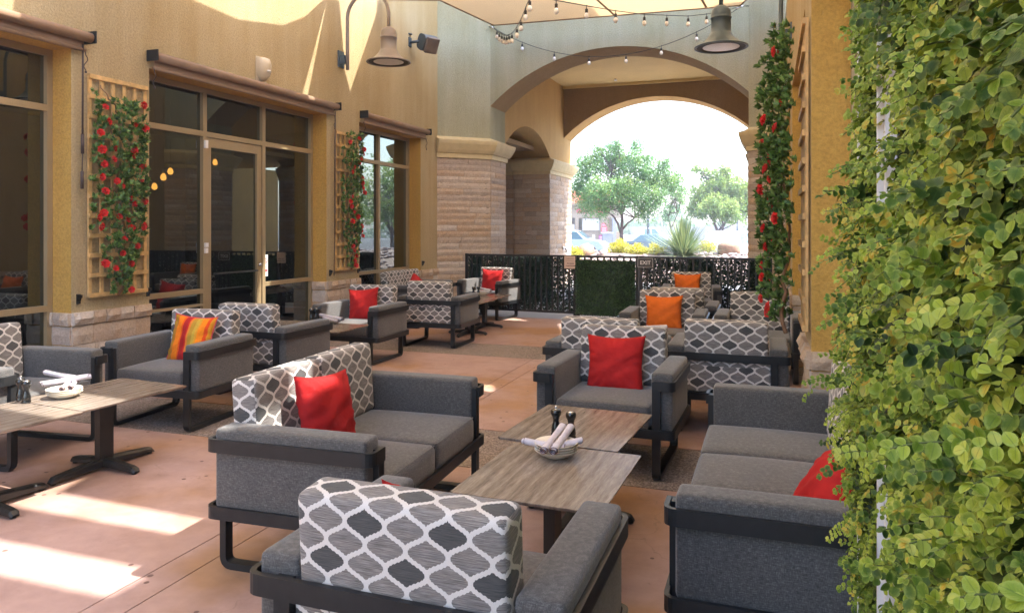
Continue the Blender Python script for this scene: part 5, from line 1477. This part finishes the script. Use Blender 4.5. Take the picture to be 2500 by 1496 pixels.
# trees
def tree(label, base, blobs, limbs, n, mat, seed, leaf=(.07, .13), trunk_r=.10, twigs=60, group=None):
    """blobs: (x,y,z,rx,ry,rz) relative to the base; limbs: list of (points, r0, r1)"""
    rr_ = np.random.default_rng(seed); r = random.Random(seed)
    o = empty('tree', label, 'tree', base, 0, group)
    mb = MB()
    for pts, r0, r1 in limbs: 
        m = len(pts); mb.tube(pts, [r0 + (r1 - r0) * i / (m - 1) for i in range(m)], 9)
    for i in range(twigs):
        pts, r0, r1 = limbs[r.randrange(len(limbs))]; a = Vector(pts[-1]) if r.random() < .6 else Vector(pts[-2]); b = blobs[r.randrange(len(blobs))]
        e = Vector((b[0] + b[3] * r.uniform(-.8, .8), b[1] + b[4] * r.uniform(-.8, .8), b[2] + b[5] * r.uniform(-.7, .9)))
        m_ = a.lerp(e, .5) + Vector((r.uniform(-.2, .2), r.uniform(-.2, .2), r.uniform(-.05, .25))); mb.tube([a, m_, e], [.03, .018, .006], 5)
    mb.build('trunk', M['bark'], o)
    tot = sum(b[3] * b[5] for b in blobs); P = []; D = []; Rn = []
    for b in blobs:
        k = int(n * b[3] * b[5] / tot / 26)
        for q in range(k):
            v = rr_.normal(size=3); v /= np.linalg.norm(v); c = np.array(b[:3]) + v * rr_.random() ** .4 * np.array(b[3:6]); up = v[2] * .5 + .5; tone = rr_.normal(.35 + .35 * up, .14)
            hang = rr_.normal(size=3) * .4 + np.array((0, 0, -.5)); hang /= np.linalg.norm(hang); L = rr_.uniform(.25, .6)
            for s in range(26):
                t = rr_.random(); P.append(c + hang * L * t + rr_.normal(size=3) * .07); D.append(rr_.normal(size=3) * .6 + hang); Rn.append(min(1, max(0, tone + rr_.normal() * .08)))
    P = np.array(P); m = len(P)
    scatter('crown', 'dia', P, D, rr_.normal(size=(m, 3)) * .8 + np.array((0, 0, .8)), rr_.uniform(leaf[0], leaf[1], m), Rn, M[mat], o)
    return o
def rel(px_, py_, zc, base):
    x, y, z = at_zc(px_, py_, zc); return (x - base[0], y - base[1], z - base[2])
zc = 30.0; k = zc / 1800; b = at_zc(1518, 612, zc)
def bl(px_, py_, rx, ry, dz=0, zc=zc, b=b): q = rel(px_, py_, zc + dz, b); kk = zc / 1800; return (q[0], q[1], q[2], rx * kk, rx * kk * .8, ry * kk)
def lm(pts, zc=zc, b=b): return [rel(p[0], p[1], zc + (p[2] if len(p) > 2 else 0), b) for p in pts]
blobs = [bl(1440, 400, 38, 36), bl(1500, 385, 42, 38, .5), bl(1555, 395, 42, 36, -.4), bl(1608, 425, 42, 30), bl(1415, 450, 32, 34, .5), bl(1465, 460, 42, 36, -1), bl(1525, 460, 44, 40, -.8), bl(1585, 470, 40, 34, -.6), bl(1640, 440, 28, 26), bl(1430, 492, 22, 20), bl(1470, 500, 26, 16, -1), bl(1575, 505, 26, 16, -.6), bl(1500, 345, 16, 20), bl(1555, 350, 14, 18), bl(1620, 395, 20, 14), bl(1455, 365, 16, 12)]
limbs = [(lm([(1518, 615), (1517, 575), (1519, 540), (1518, 500), (1512, 450)]), .085, .035), (lm([(1515, 568), (1508, 545), (1498, 528), (1480, 515), (1466, 505)]), .05, .022), (lm([(1520, 560), (1532, 545), (1550, 532), (1568, 520)]), .042, .02),
         (lm([(1518, 525), (1530, 490), (1548, 460)]), .04, .02), (lm([(1517, 525), (1500, 490), (1490, 450)]), .04, .02), (lm([(1481, 516), (1478, 506), (1470, 490)]), .025, .012)]
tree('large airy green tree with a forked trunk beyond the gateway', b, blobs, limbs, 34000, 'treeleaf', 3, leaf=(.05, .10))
zc2 = 42.0; b2 = at_zc(1752, 590, zc2)
B = lambda x, y, rx, ry, dz=0: bl(x, y, rx, ry, dz, zc2, b2); LM = lambda pts: lm(pts, zc2, b2)
tree('yellow green rounded tree at the right of the arch opening, behind the white car', b2, [B(1715, 470, 34, 32), B(1750, 440, 38, 34), B(1790, 460, 34, 40), B(1740, 500, 42, 30, -1), B(1785, 510, 36, 28, -1), B(1825, 480, 30, 40), B(1700, 505, 26, 20), B(1850, 500, 40, 40), B(1708, 408, 22, 8), B(1765, 412, 20, 12)],
     [(LM([(1752, 600), (1750, 560), (1742, 540), (1728, 520)]), .10, .04), (LM([(1753, 565), (1770, 545), (1775, 525)]), .07, .03), (LM([(1763, 600), (1764, 560), (1772, 530)]), .07, .04), (LM([(1745, 545), (1740, 500), (1712, 420)]), .05, .015)], 26000, 'treeleaf2', 8, leaf=(.08, .15))
zc3 = 36.0; b3 = at_zc(1650, 585, zc3)
B = lambda x, y, rx, ry, dz=0: bl(x, y, rx, ry, dz, zc3, b3); LM = lambda pts: lm(pts, zc3, b3)
tree('thin sparse tree between the two larger trees', b3, [B(1645, 490, 26, 30), B(1625, 520, 22, 20), B(1665, 470, 22, 22), B(1650, 430, 24, 18)], [(LM([(1650, 600), (1638, 560), (1632, 530), (1640, 500)]), .05, .02), (LM([(1640, 555), (1655, 520), (1662, 480)]), .03, .015)], 2300, 'treeleaf', 12, leaf=(.05, .10), twigs=24)
b4 = (7.0, 36.0, -.1)
tree('green tree outside the frame to the right, seen reflected in the third window', b4, [(-.8, 0, 3.3, 1.6, 1.4, 1.3), (1.0, .3, 3.5, 1.7, 1.4, 1.4), (0, 0, 4.6, 1.6, 1.4, 1.1), (.2, -.6, 2.7, 1.6, 1.2, .8)], [([(0, 0, -.2), (.05, 0, 1.2), (0, 0, 2.4)], .14, .08), ([(.05, 0, 1.2), (-.6, .1, 2.4), (-1, 0, 3.2)], .08, .04), ([(.05, 0, 1.3), (.7, .1, 2.4), (1.1, 0, 3.3)], .08, .04)], 12000, 'treeleaf2', 20, leaf=(.09, .16))
# far tree line and hedge
n = 9000; u = RNG.uniform(-70, 60, n); hgt = 2.6 + 1.6 * np.sin(u * .31) + 1.2 * np.sin(u * .83 + 1); zz = RNG.random(n) ** .8 * np.maximum(.8, hgt); yy = 118 + RNG.uniform(-2, 2, n)
scn = scatter('far_treeline', 'dia', np.stack([u, yy, zz - .3], 1), rnd_dirs(n), rnd_dirs(n) + np.array((0, -1, .6)), RNG.uniform(.5, 1.0, n), np.clip(RNG.normal(.4, .2, n), 0, 1), M['treeleaf'])
tag(scn, 'distant low line of green trees across the car park', 'trees', kind='stuff')
# lamp poles
for px_, y0, zc, lab in ((1582, 440, 62, 'dark green lamp post rising behind the big tree'), (1800, 500, 80, 'thin lamp post far away below the yellow green tree')):
    x, y, z = at_zc(px_, y0, zc); o = empty('lamp_post', lab, 'lamp post', (x, y, -.3), 0, 'lamp posts in the car park'); mb = MB()
    mb.tube([(0, 0, 0), (0, 0, z + .3)], [.11, .07], 10); mb.build('pole', M['lampgrey'], o)
    mb = MB(); mb.lathe([(0, 0), (.22, 0), (.22, .5), (.12, .55), (0, .55)], 14); mb.build('base', M['conc'], o)
    mb = MB(); mb.box(-.05, .75, -.15, .15, z + .3, z + .42); mb.build('lamp_head', M['lampgrey'], o)
# low far wall
x, y, z = at_zc(1805, 556, 95); mb = MB(); mb.box(-14, 14, -.15, .15, 0, 2.0); o = mb.build('boundary_wall', M['conc']); o.location = (x, y, -.3); o.rotation_euler = (0, 0, TH); tag(o, 'low pale wall far away at the right end of the car park', 'wall')

# drive-through building
zcB = 58.0; kB = zcB / 1800; ox, oy, oz = at_zc(1400, 555, zcB)
bd = empty('shop_building', 'cream shop building with a red tiled roof at the left, behind the tree', 'building', (ox, oy, 0), TH)
def bx(name, mat, x0, x1, y0, y1, d0, d1, parent=bd):
    mb = MB(); mb.box((x0 - 1400) * kB, (x1 - 1400) * kB, d0, d1, 1.6 + (555 - y1) * kB, 1.6 + (555 - y0) * kB); return mb.build(name, mat, parent)
bx('wall', M['bwall'], 1180, 1388, 498, 616, 0, 6); bx('wall', M['bwall'], 1388, 1520, 498, 532, 0, 6); bx('wall', M['bwall'], 1388, 1520, 566, 616, .3, 6); bx('wall', M['bwall'], 1388, 1520, 532, 566, 3.4, 6)
for a, b_ in ((1388, 1396), (1404, 1412), (1466, 1484), (1490, 1494)): bx('column', M['bwall'], a, b_, 532, 616, .0, .35)
bx('column', M['conc'], 1494, 1503, 532, 616, -.3, .2)
w_ = bx('window', M['frame'], 1412, 1466, 532.5, 564, .22, .28)
bx('pane', M['glass'], 1413.5, 1421, 534, 562.5, .20, .215, w_); bx('pane', M['bulbglass'], 1423, 1464.5, 534, 562.5, .20, .215, w_)
mb = MB(); M['tile'] = simple('red_roof_tile', c4(.55, .17, .09), .8, var=.3, vs=6)
for i in range(44):
    u = (1290 + i * 5.3 - 1400) * kB; 
    for j in range(7): mb.tube([(u, -.35 + j * .42, 1.6 + (555 - 499) * kB + j * .17 + .05), (u, -.35 + (j + 1) * .42 + .05, 1.6 + (555 - 499) * kB + (j + 1) * .17)], [.10, .075], 8)
mb.box((1286 - 1400) * kB, (1526 - 1400) * kB, 2.2, 2.5, 1.6 + (555 - 499) * kB, 1.6 + (555 - 499) * kB + 1.0)
mb.build('roof', M['tile'], bd)
bx('fascia', M['bwall'], 1284, 1526, 498, 501, -.4, 0)
text_mesh('lettering', 'drive-thru', .62, M['redsign'], bd, ((1407 - 1400) * kB, -.03, 1.6 + (555 - 514) * kB), (pi / 2, 0, 0), extrude=.02, align='LEFT', bold=.02)
def signboard(name, label, x0, x1, y0, y1, zc, mat, bars):
    x, y, z = at_zc((x0 + x1) / 2, y1, zc); k = zc / 1800; W_ = (x1 - x0) * k; H_ = (y1 - y0) * k; o = empty(name, label, 'sign', (x, y, z), TH, 'red and magenta signs by the shop')
    mb = MB(); mb.box(-W_ / 2, W_ / 2, 0, .05, 0, H_); mb.build('panel', mat, o)
    for a in bars:
        mb = MB(); mb.box(-W_ * .36, W_ * .36, -.012, -.004, H_ * (a - .05), H_ * (a + .05)); mb.build('white_band', M['signwhite'], o)
    mb = MB(); mb.box(-.04, .04, .05, .1, -(z + .3), H_ * .5); mb.build('post', M['conc'], o)
    return o
signboard('menu_board', 'red signboard under the shop canopy, upper and smaller one', 1469, 1480, 544.5, 553, 57, M['redsign'], (.3, .6))
signboard('menu_board', 'wide red signboard under the shop canopy, below the smaller red one', 1467.5, 1482.5, 554, 566, 56.5, M['redsign'], (.25, .5, .78))
signboard('price_board', 'magenta sign with pale arrows in front of the shop', 1462, 1476, 574, 595, 54, M['magenta'], (.25, .5, .75))
signboard('small_notice', 'small white and red notice beside the pale blue car', 1446, 1452.5, 573, 586, 55, M['signwhite'], (.5,))
signboard('window_poster', 'white poster at the left end of the shop front', 1393, 1402, 548, 561, 57.5, M['signwhite'], ())
x, y, z = at_zc(1482, 600, 53); o = empty('order_kiosk', 'pale blue grey order kiosk right of the magenta sign', 'kiosk', (x, y, -.3), TH)
mb = MB(); mb.box(-.32, .32, -.3, .3, 0, 1.45); mb.build('body', M['conc'], o); mb = MB(); mb.box(-.4, .4, -.38, .38, 1.452, 1.55); mb.build('cap', M['white'], o)

# cars
def paint(name, c): return simple(name, c, .25, metal=.1, spec=.6, var=.04, coat=.6)
def car(label, px_, zc, rz, L, W_, H_, col, kind, cat='car'):
    x, y, z = at_zc(px_, 560, zc); o = empty('parked_car' if kind != 'pickup' else 'pickup_truck', label, cat, (x, y, -.3), rz, 'vehicles parked beyond the gateway')
    h = L / 2; hood = H_ * (.62 if kind != 'pickup' else .60)
    if kind == 'sedan': prof = [(-h, .35), (-h + .03, hood * .95), (-h + .75, hood), (-h + 1.35, H_ - .05), (-h + 1.9, H_), (-h + 2.7, H_ - .02), (-h + 3.45, hood + .02), (h - .25, hood * .86), (h, hood * .6), (h, .3)]
    elif kind == 'suv': prof = [(-h, .38), (-h + .02, hood), (-h + .25, H_ - .12), (-h + .8, H_), (-h + 2.5, H_ - .02), (-h + 3.35, hood + .05), (h - .25, hood * .9), (h, hood * .62), (h, .35)]
    else: prof = [(-h, .5), (-h, hood), (-h + 2.0, hood), (-h + 2.05, H_ - .1), (-h + 2.3, H_), (-h + 3.6, H_), (-h + 4.3, hood + .05), (h - .2, hood * .95), (h, hood * .6), (h, .45)]
    mb = MB(); n = len(prof); sec = [(-1, .0), (-.97, .04), (.97, .04), (1, 0)]
    ys_ = []
    def yw(zv, s): 
        t = max(0, (zv - hood) / max(.01, H_ - hood)); return s * W_ / 2 * (1 - .20 * t)
    vs = [(a, yw(b_, -1), b_) for a, b_ in prof] + [(a, yw(b_, 1), b_) for a, b_ in prof]
    fs = [(i, (i + 1) % n, n + (i + 1) % n, n + i) for i in range(n)]
    tri = tessellate_polygon([[Vector((a, b_, 0)) for a, b_ in prof]])
    fs += [tuple(t) for t in tri] + [tuple(n + q for q in t)[::-1] for t in tri]
    mb.add(vs, fs); bo = fix_normals(mb.build('body', col, o))
    bv = bo.modifiers.new('bevel', 'BEVEL'); bv.width = .07; bv.segments = 3; bv.limit_method = 'ANGLE'; bv.angle_limit = radians(25)
    # side windows: glass panels standing 6 mm proud
    def side_glass(x0, x1, z0, z1, lean0=0.12, lean1=.12):
        for s in (-1, 1):
            mb = MB(); q = [(x0, z0), (x1, z0), (x1 - lean1, z1), (x0 + lean0, z1)]
            mb.add([(a, yw(b_, s) + s * .008, b_) for a, b_ in q], [(0, 1, 2, 3)]); mb.build('window', M['carglass'], o)
    zt = H_ - .12; zb = hood + .04
    if kind == 'sedan': side_glass(-h + .95, -h + 1.95, zb, zt, .42, .0); side_glass(-h + 2.02, -h + 3.15, zb, zt, .0, .55)
    elif kind == 'suv': side_glass(-h + .4, -h + 1.35, zb, zt, .2, 0); side_glass(-h + 1.42, -h + 2.2, zb, zt, 0, 0); side_glass(-h + 2.27, -h + 3.1, zb, zt, 0, .45)
    else: side_glass(-h + 2.25, -h + 3.0, zb, zt, .1, 0); side_glass(-h + 3.07, -h + 4.0, zb, zt, 0, .45)
    i0 = {'sedan': 5, 'suv': 4, 'pickup': 5}[kind]
    (a0, b0), (a1, b1) = prof[i0], prof[i0 + 1]
    mb = MB(); d = Vector((b0 - b1, 0, a1 - a0)).normalized() * .012
    q = [(a0 + (a1 - a0) * t, b0 + (b1 - b0) * t) for t in (.1, .92)]
    mb.add([(q[0][0] + d.x, yw(q[0][1], -.86), q[0][1] + d.z), (q[0][0] + d.x, yw(q[0][1], .86), q[0][1] + d.z), (q[1][0] + d.x, yw(q[1][1], .88), q[1][1] + d.z), (q[1][0] + d.x, yw(q[1][1], -.88), q[1][1] + d.z)], [(0, 1, 2, 3)]); mb.build('windshield', M['carglass'], o)
    for s in (-1, 1):
        mb = MB(); mb.box(h - .12, h + .01, s * W_ * .32 - .18, s * W_ * .32 + .18, hood * .60, hood * .76); mb.build('headlight', M['lens'], o)
        mb = MB(); mb.box(-h - .012, -h + .1, s * W_ * .42 - .10, s * W_ * .42 + .10, hood * .65, hood * .9); mb.build('taillight', M['redsign'], o)
        for xx in (-h + .85, h - .85):
            mb = MB(); mb.lathe([(.0, -.11), (.33, -.11), (.345, -.08), (.345, .08), (.33, .11), (0, .11)], 22); wv = mb.build('wheel', M['rubber'], o); wv.rotation_euler = (pi / 2, 0, 0); wv.location = (xx, s * (W_ / 2 - .08), .345)
            mb = MB(); mb.lathe([(0, -s * .118), (.20, -s * .118), (.21, -s * .112)], 18); mb.build('rim', M['chrome'], wv)
    return o
pw = paint('white_car_paint', c4(.78, .78, .80)); pb = paint('pale_blue_car_paint', c4(.42, .52, .60)); pd = paint('teal_car_paint', c4(.08, .16, .20))
car('pale blue suv at the left edge of the arch opening', 1402, 50, TH - .35, 4.5, 1.85, 1.72, pb, 'suv')
car('white pickup truck with a red taillight behind the big tree trunk', 1575, 74, TH + .25, 5.6, 1.95, 1.85, pw, 'pickup', 'pickup truck')
car('dark teal sedan in front of the white pickup truck', 1592, 58, TH - .2, 4.5, 1.8, 1.38, pd, 'sedan')
car('white suv at the right behind the large boulder', 1800, 38, TH + .9, 4.6, 1.9, 1.72, pw, 'suv')
# small wall fixture on the back left pillar
o = empty('hose_bib', 'small dark metal fixture on the sunlit face of the back left pillar', 'fixture', (LJ + .03, 18.9, 1.05)); mb = MB(); mb.lathe([(0, 0), (.05, 0), (.05, .02), (.02, .03), (.02, .09), (0, .1)], 12); q = mb.build('valve', M['chrome'], o); q.rotation_euler = (0, pi / 2, 0); mb = MB(); mb.tube([(.06, 0, 0), (.09, 0, -.06), (.08, 0, -.12)], .016, 8); mb.build('spout', M['metal'], o)

# =================================================================== GLARE VEIL
hz = MB(); hz.box(-150, 150, -9, 165, -1.4, 11.5)  # added scattering volume imitates glare from the bright outside
ho = hz.build('glare_veil', M['white']); hm = bpy.data.materials.new('glare_veil_volume'); hm.use_nodes = True
t_ = hm.node_tree; t_.nodes.clear(); vo_ = t_.nodes.new('ShaderNodeVolumePrincipled'); vo_.inputs['Color'].default_value = (.95, .95, 1, 1); vo_.inputs['Density'].default_value = .0033; vo_.inputs['Anisotropy'].default_value = .3
mo_ = t_.nodes.new('ShaderNodeOutputMaterial'); t_.links.new(vo_.outputs[0], mo_.inputs['Volume']); ho.data.materials.clear(); ho.data.materials.append(hm)
tag(ho, kind='stuff', label='added thin bright veil standing in for glare over the car park', cat='glare_veil')
